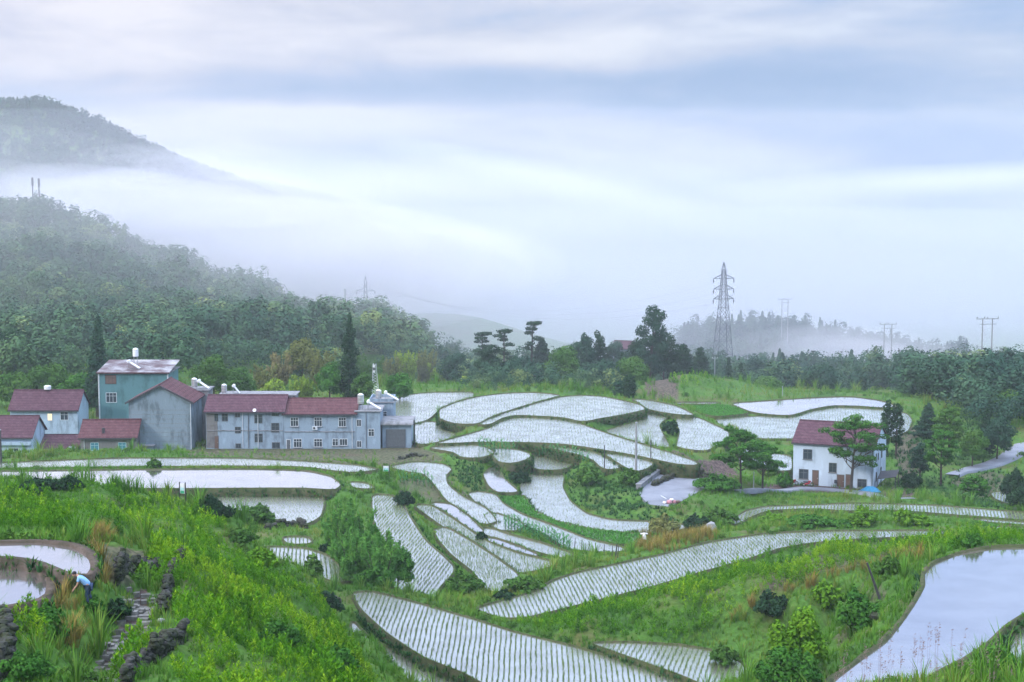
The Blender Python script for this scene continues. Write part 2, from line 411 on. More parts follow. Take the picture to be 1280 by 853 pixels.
POLYS = []   # dict(kind, z, name, poly world xy smooth)
for kind, z, nm, pts in FIELDS:
    W = np.array([P(u, v, z)[:2] for u, v in pts])
    W = chaikin(W, 2)
    step = 1.2 if W[:, 1].mean() > 200 else 0.7
    W = resample(W, step)
    if W[:, 1].mean() > 160 and nm not in ('K4', 'L1', 'L2'): W = resample(offset(W, (0.75 if nm != 'R10' else 0.3) if nm[0] == 'R' else 0.55 if nm[0] == 'M' else 0.22), step)
    POLYS.append(dict(kind=kind, z=z, name=nm, poly=W))
PADW = [(z, np.array([P(u, v, z)[:2] for u, v in pts])) for z, pts in PADS]

# control points in (bearing, log distance)
ctrl = []
for q in POLYS:
    for p in q['poly'][::3]: ctrl.append((p[0], p[1], q['z'] - 0.1))
for z, W in PADW:
    for p in resample(W, 3.0): ctrl.append((p[0], p[1], z))
for u, v, z in GPTS:
    p = P(u, v, z); ctrl.append((p[0], p[1], z))
for u, d, z in FAR: ctrl.append(((u - CX) / FPX * d / CP, d, z))
for u in (-900, 2200):
    for d, z in ((60, 33), (150, 14), (300, 2), (500, -5), (1000, -40), (2000, -70)): ctrl.append(((u - CX) / FPX * d, d, z))
for u in range(-700, 2100, 120):
    for d, z in ((22, 40.5), (32, 37.5), (40, 34.6), (48, 31.8)): ctrl.append(((u - CX) / FPX * d, d, z))
for u in range(520, 1000, 60):
    for d, z in ((60, 27.0), (80, 20.0), (100, 14.0)): ctrl.append(((u - CX) / FPX * d, d, z))
ctrl = np.array(ctrl)
cq = np.stack([ctrl[:, 0] / ctrl[:, 1], np.log(ctrl[:, 1])], 1).astype(np.float32)
cz = ctrl[:, 2].astype(np.float32)

# polar grid
th = np.concatenate([np.linspace(-1.1, -0.36, 30, endpoint=False), np.linspace(-0.36, 0.36, 470), np.linspace(0.36, 1.1, 31)[1:]])
dd = np.concatenate([np.exp(np.linspace(math.log(18), math.log(55), 24, endpoint=False)), np.exp(np.linspace(math.log(55), math.log(470), 560, endpoint=False)), np.exp(np.linspace(math.log(470), math.log(2350), 120))])
TH, LD = np.meshgrid(th, np.log(dd), indexing='ij')
Q = np.stack([TH.ravel(), LD.ravel()], 1).astype(np.float32)
HZ = np.empty(len(Q), np.float32)
for i in range(0, len(Q), 8000):
    q = Q[i:i + 8000]
    d2 = (q[:, 0:1] - cq[None, :, 0]) ** 2 + ((q[:, 1:2] - cq[None, :, 1]) * 0.8) ** 2 + 1e-7
    w = d2 ** -2.0
    HZ[i:i + 8000] = (w @ cz) / w.sum(1)
DD = np.exp(LD); GX = (TH * DD); GY = DD.copy()
HZ = HZ.reshape(TH.shape).astype(float)
# light smoothing then relief
for _ in range(2):
    K = HZ.copy(); K[1:-1, 1:-1] = (HZ[1:-1, 1:-1] * 2 + HZ[:-2, 1:-1] + HZ[2:, 1:-1] + HZ[1:-1, :-2] + HZ[1:-1, 2:]) / 6; HZ = K
farw = np.clip((DD - 640) / 150, 0, 1)
for _ in range(14):
    K = HZ.copy(); K[2:-2, 2:-2] = (HZ[:-4, 2:-2] + HZ[4:, 2:-2] + HZ[2:-2, 1:-3] + HZ[2:-2, 3:-1]) / 4; HZ = HZ * (1 - farw) + K * farw
HZ += smooth_noise(GX, GY, 3, 8, 0.03, 0.4) * 0.06 + smooth_noise(GX, GY, 5, 6, 0.004, 0.02) * np.clip((DD - 420) / 200, 0, 1) * 1.0
for z, W in PADW:
    m = inside(GX, GY, W); HZ[m] = z - 0.02
    dm = (~m) & (GX > W[:, 0].min() - 2) & (GX < W[:, 0].max() + 2) & (GY > W[:, 1].min() - 2) & (GY < W[:, 1].max() + 2)
    idx = np.nonzero(dm); dist = dist_poly(GX[idx], GY[idx], W); ok = dist < 1.2
    HZ[idx[0][ok], idx[1][ok]] = np.minimum(HZ[idx[0][ok], idx[1][ok]], z - 0.05)
HS = HZ.copy()                       # walkable surface (with water level)
PADDY = np.full(HZ.shape, -1, int)
for k, q in enumerate(POLYS):
    W = q['poly']; mg = 2.5
    box = (GX > W[:, 0].min() - mg) & (GX < W[:, 0].max() + mg) & (GY > W[:, 1].min() - mg) & (GY < W[:, 1].max() + mg)
    idx = np.nonzero(box)
    x, y = GX[idx], GY[idx]
    ins = inside(x, y, W); dist = dist_poly(x, y, W)
    lvl = np.where(ins, q['z'] - 0.5, np.where(dist < 0.9, q['z'] - 0.25, q['z'] - 0.25 + (dist - 0.9) * 0.7))
    near = ins | (dist < 2.4)
    cur = HZ[idx]
    HZ[idx] = np.where(near, np.minimum(cur, lvl), cur)
    HS[idx] = np.where(ins, q['z'], np.where(near, np.minimum(HS[idx], lvl), HS[idx]))
    pk = PADDY[idx]; pk[ins | (dist < 0.45)] = k; PADDY[idx] = pk

def _sample(A, x, y):
    x = np.asarray(x, float); y = np.maximum(np.asarray(y, float), 19)
    t = np.interp(x / y, th, np.arange(len(th))); r = np.interp(y, dd, np.arange(len(dd)))
    i = np.clip(t.astype(int), 0, len(th) - 2); j = np.clip(r.astype(int), 0, len(dd) - 2)
    a = t - i; b = r - j
    return (A[i, j] * (1 - a) * (1 - b) + A[i + 1, j] * a * (1 - b) + A[i, j + 1] * (1 - a) * b + A[i + 1, j + 1] * a * b)
def ground(x, y): return _sample(HZ, x, y)
def surf(x, y): return _sample(HS, x, y)
def in_paddy(x, y):
    t = np.interp(np.asarray(x) / np.asarray(y), th, np.arange(len(th))); r = np.interp(y, dd, np.arange(len(dd)))
    return PADDY[np.clip(np.round(t).astype(int), 0, len(th) - 1), np.clip(np.round(r).astype(int), 0, len(dd) - 1)] >= 0
_td = np.exp(np.linspace(math.log(30), math.log(1600), 3000))
def hit(u, v):
    """first point of the ground seen at pixel (u,v)"""
    r = ray(u, v); t = _td / r[1]
    X = r[0] * t; Z = CAMZ + r[2] * t
    g = surf(X, _td)
    k = np.nonzero(Z <= g)[0]
    k = k[0] if len(k) else len(_td) - 1
    return np.array([X[k], _td[k], g[k]])
def at_d(u, d):
    x = (u - CX) / FPX * d * 1.0
    for _ in range(3):
        z = float(surf(x, d)); f = d * CP - (z - CAMZ) * SP; x = (u - CX) / FPX * f
    return np.array([x, d, z])
def ppm(p):                          # pixels per metre at a point
    return FPX / (p[1] * CP - (p[2] - CAMZ) * SP)

# ------------------------------------------------------------------ ground mesh
SOIL = [(0.7, [(225,561),(300,560),(530,561),(560,575),(500,583),(430,580),(300,571),(225,571)]),
 (1.0, [(840,562),(870,575),(905,575),(925,598),(895,596),(860,582),(836,575)]),
 (0.8, [(545,600),(565,600),(610,650),(590,645),(560,625)]), (0.6, [(490,600),(545,600),(560,640),(540,628),(500,612)]),
 (0.7, [(130,680),(190,690),(185,715),(165,735),(140,735),(125,715)]), (0.6, [(1085,720),(1110,740),(1090,780),(1050,810),(1040,770)]),
 (1.0, [(955,604),(1140,610),(1140,622),(1050,618),(955,612)]), (0.9, [(798,470),(850,470),(846,500),(812,500)]), (0.7, [(250,554),(530,554),(530,563),(250,563)]),
 (0.8, [(1110,520),(1150,540),(1155,590),(1125,600)]), (0.7, [(1190,600),(1240,590),(1270,600),(1240,620),(1200,625)]), (0.6, [(1005,690),(1180,676),(1150,694),(1030,716),(950,742),(955,728)]),
 (1.0, [(170,738),(186,738),(186,775),(162,822),(140,870),(105,870),(128,820),(155,770)])]
def mat_ground():
    m, nt, out = newmat('ground')
    L = nt.links.new
    tc = N(nt, 'ShaderNodeTexCoord')
    n1 = N(nt, 'ShaderNodeTexNoise'); n1.inputs['Scale'].default_value = 0.12; n1.inputs['Detail'].default_value = 8; n1.inputs['Roughness'].default_value = 0.7
    L(tc.outputs['Object'], n1.inputs['Vector'])
    r1 = ramp(nt, [(0.32, (0.032, 0.085, 0.02)), (0.5, (0.065, 0.15, 0.025)), (0.62, (0.09, 0.11, 0.035)), (0.75, (0.11, 0.085, 0.055))])
    L(n1.outputs['Fac'], r1.inputs[0])
    n2 = N(nt, 'ShaderNodeTexNoise'); n2.inputs['Scale'].default_value = 2.5; n2.inputs['Detail'].default_value = 5
    L(tc.outputs['Object'], n2.inputs['Vector'])
    b = N(nt, 'ShaderNodeBsdfPrincipled'); b.inputs['Roughness'].default_value = 0.95; b.inputs['Specular IOR Level'].default_value = 0.1
    mx = N(nt, 'ShaderNodeMix', data_type='RGBA', blend_type='MULTIPLY'); mx.inputs[0].default_value = 0.6
    r2 = ramp(nt, [(0.35, (0.5, 0.5, 0.5)), (0.65, (1.2, 1.2, 1.2))])
    at = N(nt, 'ShaderNodeAttribute', attribute_name='tint')
    sl = ramp(nt, [(0.35, (0.055, 0.042, 0.04)), (0.65, (0.13, 0.095, 0.085))]); L(n2.outputs['Fac'], sl.inputs[0])
    ms = N(nt, 'ShaderNodeMix', data_type='RGBA'); L(at.outputs['Fac'], ms.inputs[0]); L(r1.outputs[0], ms.inputs[6]); L(sl.outputs[0], ms.inputs[7])
    L(n2.outputs['Fac'], r2.inputs[0]); L(ms.outputs[2], mx.inputs[6]); L(r2.outputs[0], mx.inputs[7]); L(mx.outputs[2], b.inputs['Base Color'])
    bp = N(nt, 'ShaderNodeBump'); bp.inputs['Strength'].default_value = 0.6; bp.inputs['Distance'].default_value = 0.15
    L(n2.outputs['Fac'], bp.inputs['Height']); L(bp.outputs[0], b.inputs['Normal']); L(b.outputs[0], out.inputs[0])
mat_ground()
nt_, nd_ = TH.shape
V = np.stack([GX.ravel(), GY.ravel(), HZ.ravel()], 1)
I = np.arange(nt_ * nd_).reshape(nt_, nd_)
quads = np.stack([I[:-1, :-1].ravel(), I[1:, :-1].ravel(), I[1:, 1:].ravel(), I[:-1, 1:].ravel()], 1)
GU, GV_ = project(GX.ravel(), GY.ravel(), HZ.ravel())
soilw = np.zeros(len(GU))
for nm, poly in SOIL: soilw[inside(GU + smooth_noise(GX.ravel(), GY.ravel(), 23, 5, 0.05, 0.5) * 2, GV_ + smooth_noise(GX.ravel(), GY.ravel(), 24, 5, 0.05, 0.5) * 1.0, poly) & (GY.ravel() < 420)] = nm
o = mesh_np('ground', V, quads=quads, tint=soilw, mat='ground', smooth=True)
tag(o, 'grassy hillside and valley floor under the rice terraces', None, kind='structure')
# hillside under and beside the camera
mb = MB(); mb.add([(-40, -60, 47.0), (40, -60, 47.0), (20.3, 18.2, 41.6), (-20.3, 18.2, 41.6)], [(0, 1, 2, 3)])
tag(mb.build('ground', 'ground'), 'hillside at the viewpoint', None, kind='structure')
# ------------------------------------------------------------------ world and light
SUN_EL, SUN_AZ = 28.0, -125.0       # azimuth measured from +Y towards +X (behind the left shoulder)
w = bpy.data.worlds.new('World'); S.world = w; w.use_nodes = True
nt = w.node_tree; nt.nodes.clear(); L = nt.links.new
out = nt.nodes.new('ShaderNodeOutputWorld')
sky = N(nt, 'ShaderNodeTexSky', sky_type='NISHITA'); sky.sun_disc = False
sky.sun_elevation = math.radians(SUN_EL); sky.sun_rotation = math.radians(SUN_AZ)
sky.air_density = 1.0; sky.dust_density = 3.0; sky.altitude = 400
bgS = N(nt, 'ShaderNodeBackground'); bgS.inputs[1].default_value = 0.12
L(sky.outputs[0], bgS.inputs[0])
tc = N(nt, 'ShaderNodeTexCoord')
sp = N(nt, 'ShaderNodeSeparateXYZ'); L(tc.outputs['Generated'], sp.inputs[0])
def mth(op, a, b=None, c=None, clamp=False):
    n = N(nt, 'ShaderNodeMath', operation=op); n.use_clamp = clamp
    for i, x in enumerate((a, b, c)):
        if x is None: continue
        if isinstance(x, (int, float)): n.inputs[i].default_value = x
        else: L(x, n.inputs[i])
    return n.outputs[0]
def noise(scale, sx, sy, sz, off=(0, 0, 0), detail=5, rough=0.55, dist=0.0):
    mp = N(nt, 'ShaderNodeMapping'); mp.inputs['Scale'].default_value = (sx, sy, sz); mp.inputs['Location'].default_value = off
    mp.inputs['Rotation'].default_value = (0, math.radians(-7), 0)
    L(tc.outputs['Generated'], mp.inputs[0])
    n = N(nt, 'ShaderNodeTexNoise'); n.inputs['Scale'].default_value = scale; n.inputs['Detail'].default_value = detail
    n.inputs['Roughness'].default_value = rough; n.inputs['Distortion'].default_value = dist
    L(mp.outputs[0], n.inputs['Vector']); return n.outputs['Fac']
X, Y, Z = sp.outputs[0], sp.outputs[1], sp.outputs[2]
# broad bands + finer wisps of the cloud deck
n1 = noise(5.0, 1.0, 1.0, 5.5, (0.35, 0, 0.1), 4, 0.5, 0.3)
n2 = noise(13.0, 1.0, 1.0, 3.2, (2.2, 0, 1.0), 6, 0.6, 0.5)
def blob(x0, z0, rx, rz, slope=0.0):      # soft patch of the cloud deck in direction space
    zz = mth('SUBTRACT', mth('SUBTRACT', Z, z0), mth('MULTIPLY', mth('SUBTRACT', X, x0), slope))
    a = mth('POWER', mth('DIVIDE', mth('ABSOLUTE', mth('SUBTRACT', X, x0)), rx), 2.0)
    b = mth('POWER', mth('DIVIDE', mth('ABSOLUTE', zz), rz), 2.0)
    return mth('EXPONENT', mth('MULTIPLY', mth('ADD', a, b), -1.0))
dens = mth('ADD', mth('MULTIPLY', n1, 1.0), mth('ADD', mth('MULTIPLY', n2, 0.4), 0.175))
for a, s in CLOUDS: dens = mth('ADD', dens, mth('MULTIPLY', blob(*a), s))
rp = ramp(nt, CLOUD_RAMP); L(mth('MULTIPLY', dens, 0.8), rp.inputs[0])
# pinker to the left, bluer to the right
hx = ramp(nt, [(0.0, (1.06, 1.0, 0.985)), (0.5, (1.0, 1.0, 1.0)), (1.0, (0.80, 0.90, 1.0))])
L(mth('MULTIPLY_ADD', X, 1.6, 0.5, clamp=True), hx.inputs[0])
m1 = N(nt, 'ShaderNodeMix', data_type='RGBA', blend_type='MULTIPLY'); m1.inputs[0].default_value = 1.0
L(rp.outputs[0], m1.inputs[6]); L(hx.outputs[0], m1.inputs[7])
bgC = N(nt, 'ShaderNodeBackground'); L(m1.outputs[2], bgC.inputs[0])
# an overcast deck is brighter overhead than at the horizon
ze = ramp(nt, SKY_RAMP)
L(mth('MAXIMUM', Z, 0.0), ze.inputs[0])
m2 = N(nt, 'ShaderNodeMix', data_type='RGBA', blend_type='MULTIPLY'); m2.inputs[0].default_value = 1.0
L(m1.outputs[2], m2.inputs[6]); L(ze.outputs[0], m2.inputs[7]); L(m2.outputs[2], bgC.inputs[0])
bgC.inputs[1].default_value = SKY_GAIN
mx = N(nt, 'ShaderNodeMixShader', i_0=0.88); L(bgS.outputs[0], mx.inputs[1]); L(bgC.outputs[0], mx.inputs[2]); L(mx.outputs[0], out.inputs[0])

sd = bpy.data.lights.new('sun', 'SUN'); sd.energy = SUN_E; sd.angle = math.radians(10); sd.color = (1.0, 0.95, 0.88)
so = bpy.data.objects.new('sun', sd); COL.objects.link(so)
az, el = math.radians(SUN_AZ), math.radians(SUN_EL)
dv = Vector((math.sin(az) * math.cos(el), math.cos(az) * math.cos(el), math.sin(el)))
so.rotation_euler = dv.to_track_quat('Z', 'Y').to_euler(); so.location = (-100, -100, 200)
so['kind'] = 'helper'

vs = S.view_settings; vs.view_transform = 'Standard'; vs.look = 'None'; vs.exposure = EXPOSURE; vs.gamma = 1.0; vs.use_curve_mapping = False
S.cycles.max_bounces = 6; S.cycles.diffuse_bounces = 2; S.cycles.glossy_bounces = 3; S.cycles.transmission_bounces = 2
S.cycles.transparent_max_bounces = 8; S.cycles.volume_bounces = 3; S.cycles.use_adaptive_sampling = True
S.cycles.adaptive_threshold = 0.02; S.cycles.use_denoising = True
S.cycles.sample_clamp_indirect = 3.0

# ------------------------------------------------------------------ haze
def mat_haze(name, dens, col, aniso=0.0):
    m, nt, out = newmat(name)
    pv = N(nt, 'ShaderNodeVolumePrincipled')
    pv.inputs['Density'].default_value = dens; pv.inputs['Color'].default_value = c4(col); pv.inputs['Anisotropy'].default_value = aniso
    pv.inputs['Density Attribute'].default_value = ''
    nt.links.new(pv.outputs[0], out.inputs['Volume'])
    return m
if USE_HAZE:
    mat_haze('haze', HAZE_D, HAZE_C)
    mb = MB(); mb.box(-2700, 2700, -80, 2400, -92, 128)
    tag(mb.build('haze', 'haze'), 'pale morning haze filling the valley', None, kind='stuff')
    mat_haze('mist', 1.0, (0.93, 0.92, 0.97))
    mat_haze('deep_mist', 1.0, (0.69, 0.72, 0.83))
    for i, (u, v, d, rx, ry, rz, od, tilt) in enumerate([(u, v, d, rx * k, ry * k, rz * k, od * (0.3 if rx > 350 else 0.4), 0 if rx > 350 else (i_ * 37 % 23) - 6) for i_, (u, v, d, rx, ry, rz, od) in enumerate(MISTS) for k in ((0.35, 0.65, 0.95, 1.3) if rx > 350 else (0.45, 0.8, 1.2))]):
        c = PD(u, v, d)
        mm = MATS['deep_mist' if rx > 350 else 'mist'].copy()
        mm.node_tree.nodes['Principled Volume'].inputs['Density'].default_value = od / (2 * ry)
        bpy.ops.mesh.primitive_uv_sphere_add(segments=32, ring_count=16, radius=1.0, location=tuple(c))
        o = bpy.context.object; o.name = 'mist_bank'; o.data.name = 'mist_bank'
        o.scale = (rx, ry, rz); o.rotation_euler = (0, math.radians(tilt), 0); o.data.materials.append(mm)
        for p in o.data.polygons: p.use_smooth = True
        tag(o, 'soft bank of white mist drifting between the hills', None, kind='stuff')

# ------------------------------------------------------------------ paddies
def mat_water(name, tintc, mud, gl=0.82, rough=0.05, bump=0.02, turbid=0.0):
    m, nt, out = newmat(name)
    L = nt.links.new
    tc = N(nt, 'ShaderNodeTexCoord')
    n1 = N(nt, 'ShaderNodeTexNoise'); n1.inputs['Scale'].default_value = 1.6; n1.inputs['Detail'].default_value = 3
    L(tc.outputs['Object'], n1.inputs['Vector'])
    bp = N(nt, 'ShaderNodeBump'); bp.inputs['Strength'].default_value = bump; bp.inputs['Distance'].default_value = 0.06
    L(n1.outputs['Fac'], bp.inputs['Height'])
    n2 = N(nt, 'ShaderNodeTexNoise'); n2.inputs['Scale'].default_value = 0.35; n2.inputs['Detail'].default_value = 6
    L(tc.outputs['Object'], n2.inputs['Vector'])
    r = ramp(nt, [(0.35, mud), (0.7, [c * 1.6 for c in mud])]); L(n2.outputs['Fac'], r.inputs[0])
    d = N(nt, 'ShaderNodeBsdfDiffuse'); L(r.outputs[0], d.inputs['Color'])
    g = N(nt, 'ShaderNodeBsdfGlossy'); g.inputs['Color'].default_value = c4(tintc); g.inputs['Roughness'].default_value = rough
    L(bp.outputs[0], g.inputs['Normal'])
    # reflection grows towards grazing view, as water does
    lw = N(nt, 'ShaderNodeLayerWeight'); lw.inputs['Blend'].default_value = 0.42
    mr = N(nt, 'ShaderNodeMapRange'); mr.inputs['From Min'].default_value = 0.3; mr.inputs['From Max'].default_value = 0.85
    mr.inputs['To Min'].default_value = 0.35; mr.inputs['To Max'].default_value = gl
    L(lw.outputs['Facing'], mr.inputs['Value'])
    r3 = ramp(nt, [(0.3, ((0.8 if name != 'water_flat' else 0.92),) * 3), (0.6, (1.0,) * 3)]); L(n2.outputs['Fac'], r3.inputs[0])
    mm_ = N(nt, 'ShaderNodeMath', operation='MULTIPLY'); L(mr.outputs[0], mm_.inputs[0]); L(r3.outputs[0], mm_.inputs[1])
    mx = N(nt, 'ShaderNodeMixShader'); L(mm_.outputs[0], mx.inputs[0]); L(d.outputs[0], mx.inputs[1]); L(g.outputs[0], mx.inputs[2]); L(mx.outputs[0], out.inputs[0])
mat_water('water_rows', (0.93, 0.96, 0.96), (0.11, 0.115, 0.085), 0.86, 0.24, 0.08)
mat_water('water_flat', (0.96, 0.96, 1.0), (0.12, 0.11, 0.1), 0.92, 0.1, 0.06)
mat_water('water_bed', (0.8, 0.9, 0.8), (0.06, 0.09, 0.03), 0.5, 0.15, 0.04)
mat_rough('bund', [(0.03, 0.035, 0.02), (0.055, 0.07, 0.025), (0.085, 0.07, 0.05)], 1.2, 6, 0.9, 0.8, 4)
mat_rough('mud_bund', [(0.035, 0.04, 0.022), (0.07, 0.055, 0.042), (0.12, 0.095, 0.08)], 1.5, 6, 0.9, 0.8, 5)
bund_edge = []      # points for the grasses that grow on the bunds
for q in POLYS:
    W = q['poly']; z = q['z']; n = len(W)
    me = bpy.data.meshes.new('paddy_water')
    me.from_pydata([(x, y, z) for x, y in W], [], [tuple(range(n))]); me.update()
    if me.polygons[0].normal.z < 0: me.flip_normals()
    me.materials.append(MATS['water_flat' if q['kind'] == 'flat' else 'water_bed' if q['kind'] in ('bed',) else 'water_rows'])
    o = link(bpy.data.objects.new('paddy_water', me))
    tag(o, 'still water of a flooded rice terrace', None, kind='structure')
    mud = q['name'] in ('PL1', 'PL2', 'PR', 'PR2')
    wtop = 0.42 if mud and q['name'][:2] == 'PL' else 0.28 if mud else 0.2 if W[:, 1].mean() < 210 else 0.12
    wob = smooth_noise(W[:, 0], W[:, 1], 11, 6, 0.08, 0.6)
    zt = z + 0.15 + 0.03 * wob
    rings = [(offset(W, -0.05), np.full(n, z - 0.1)), (offset(W, 0.05 + 0.03 * wob[:, None]), zt), (offset(W, wtop + 0.06 * wob[:, None]), zt - 0.01), (offset(W, wtop + 0.14 + 0.06 * wob[:, None]), np.full(n, z - 1.3)), (offset(W, wtop + 0.4), np.full(n, z - 4.0))]
    V = np.concatenate([np.concatenate([a, b[:, None]], 1) for a, b in rings])
    k = np.arange(n); k2 = (k + 1) % n
    qd = np.concatenate([np.stack([k + i * n, k2 + i * n, k2 + (i + 1) * n, k + (i + 1) * n], 1) for i in range(len(rings) - 1)])
    o = mesh_np('terrace_bund', V, quads=qd, mat='mud_bund' if q['name'][:2] == 'PL' else 'bund', smooth=False)
    tag(o, 'earth bund holding the water of a rice terrace', None, kind='structure')
    dist = W[:, 1].mean()
    E = resample(offset(W, wtop * 0.75), 0.28 if dist < 200 else 0.45)
    bund_edge.append((E, z, mud, dist))
# ------------------------------------------------------------------ plant prototypes
mat_leaf('grass', (0.04, 0.13, 0.022), (0.10, 0.235, 0.03), (0.23, 0.235, 0.06))
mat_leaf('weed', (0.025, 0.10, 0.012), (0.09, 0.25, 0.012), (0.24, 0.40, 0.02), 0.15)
mat_leaf('reed', (0.10, 0.12, 0.03), (0.22, 0.17, 0.05), (0.30, 0.24, 0.06))
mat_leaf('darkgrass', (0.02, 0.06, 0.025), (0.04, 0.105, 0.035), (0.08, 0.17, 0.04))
mat_leaf('rice', (0.06, 0.13, 0.035), (0.13, 0.2, 0.07), (0.22, 0.26, 0.13))
mat_leaf('bed', (0.05, 0.18, 0.03), (0.09, 0.27, 0.05))
mat_leaf('shrub', (0.035, 0.09, 0.02), (0.07, 0.16, 0.03), (0.13, 0.23, 0.04), 0.1)
mat_leaf('forest', (0.026, 0.065, 0.045), (0.052, 0.112, 0.062), (0.15, 0.21, 0.08))
mat_leaf('forest_hill', (0.035, 0.085, 0.05), (0.07, 0.135, 0.06), (0.19, 0.25, 0.085))
mat_leaf('forest_dark', (0.012, 0.045, 0.038), (0.022, 0.07, 0.045), (0.05, 0.11, 0.05))

def blade_tuft(n, h, spread, wd, r, droop=0.3):
    V = []; T = []; tv = []
    for i in range(n):
        a = r.uniform(0, 2 * PI); hh = h * r.uniform(0.6, 1.15); o = spread * r.uniform(0.2, 1)
        d = np.array([math.cos(a), math.sin(a), 0]); s = np.array([-d[1], d[0], 0]) * wd / 2
        b = d * o * 0.35; k = len(V)
        mid = b + d * o * 0.35 + np.array([0, 0, hh * 0.62]); tip = b + d * o * (0.8 + droop) + np.array([0, 0, hh])
        V += [b - s, b + s, mid + s * 0.8, mid - s * 0.8, tip]
        T += [(k, k + 1, k + 2), (k, k + 2, k + 3), (k + 3, k + 2, k + 4)]
        t = r.uniform(-0.15, 0.15); tv += [t] * 5
    return np.array(V), np.array(T), np.array(tv)

def spear_tuft(n, h, spread, wd, r):
    V = []; T = []; tv = []
    for i in range(n):
        a = r.uniform(0, 2 * PI); hh = h * r.uniform(0.7, 1.15); o = spread * r.uniform(0.2, 1)
        d = np.array([math.cos(a), math.sin(a), 0]); s = np.array([1.0, 0.2 * math.sin(a * 3), 0]) * wd / 2
        k = len(V); V += [d * o * 0.3 - s, d * o * 0.3 + s, d * o + np.array([0, 0, hh])]
        T += [(k, k + 1, k + 2)]; tv += [r.uniform(-0.2, 0.2)] * 3
    return np.array(V), np.array(T), np.array(tv)

def weed_plume(n, h, rad, leaf, r):
    """upright leafy stem: leaves all the way up, pointing out and up"""
    z = h * np.linspace(0.08, 1.0, n); a = r.uniform(0, 2 * PI, n)
    prof = rad * np.sin(np.clip(z / h, 0.02, 1) ** 0.8 * PI * 0.93 + 0.12) * r.uniform(0.6, 1.1, n)
    D = np.stack([np.cos(a), np.sin(a), np.zeros(n)], 1)
    lx, ly = r.normal(0, 0.06, 2) * h
    C = D * prof[:, None]; C[:, 2] = z; C[:, 0] += lx * z / h; C[:, 1] += ly * z / h
    up = unit(D * 0.8 + np.array([0, 0, 0.9]) + r.normal(size=(n, 3)) * 0.25)
    sd = unit(np.cross(up, D) + r.normal(size=(n, 3)) * 0.3)
    L = leaf * r.uniform(0.7, 1.3, n)[:, None]
    V = np.stack([C - up * L * 0.5 - sd * 0.0, C + sd * L * 0.28, C + up * L, C - sd * L * 0.28], 1).reshape(-1, 3)
    k = np.arange(n)[:, None] * 4
    T = np.concatenate([k + np.array([[0, 1, 2]]), k + np.array([[0, 2, 3]])], 0)
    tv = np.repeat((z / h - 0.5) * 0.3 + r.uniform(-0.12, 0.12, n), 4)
    return V, T, tv

def ball(n, leaf, r, flat=0.8, hollow=0.6, lobes=5):
    """lumpy leafy mass of unit radius standing on the ground"""
    LC = unit(r.normal(size=(lobes, 3)) * np.array([1, 1, 0.8])) * r.uniform(0.35, 0.6, lobes)[:, None]; LC[:, 2] = np.abs(LC[:, 2]) * 0.9
    LR = r.uniform(0.35, 0.6, lobes)
    k = r.integers(0, lobes, n); D = unit(r.normal(size=(n, 3)) + np.array([0, 0, 0.25]))
    C = LC[k] + D * (LR[k] * r.uniform(hollow, 1.05, n))[:, None]
    C[:, 2] = C[:, 2] * flat + 0.25
    C = C[C[:, 2] > 0]; D = D[:0]
    Nn = unit(C - np.array([0, 0, 0.1]) + r.normal(size=C.shape) * 0.35)
    V, T = leaf_cards(C, Nn, leaf * r.uniform(0.7, 1.3, len(C)), 1.0, r)
    tv = np.repeat(r.uniform(-0.12, 0.12, len(C)) + 0.1 * (k[:len(C)] % 3 - 1), 4)
    return V, T, tv

r0 = np.random.default_rng(11)
GRASS = [blade_tuft(9, 0.5, 0.3, 0.035, r0) for _ in range(5)]
TALLG = [blade_tuft(26, 1.1, 0.6, 0.04, r0, 0.5) for _ in range(4)]
SHORT = [blade_tuft(8, 0.28, 0.2, 0.04, r0) for _ in range(4)]
COARSE = [blade_tuft(8, 0.32, 0.4, 0.08, r0) for _ in range(4)]
WEED = [weed_plume(46, 0.85 + 0.1 * k, 0.2, 0.115, r0) for k in range(-3, 4)]
RICE = [spear_tuft(4, 0.24, 0.09, 0.03, r0) for _ in range(6)]
RICEF = [spear_tuft(3, 0.2, 0.14, 0.03, r0) for _ in range(6)]
BUSH = [ball(260, 0.13, r0) for _ in range(5)]

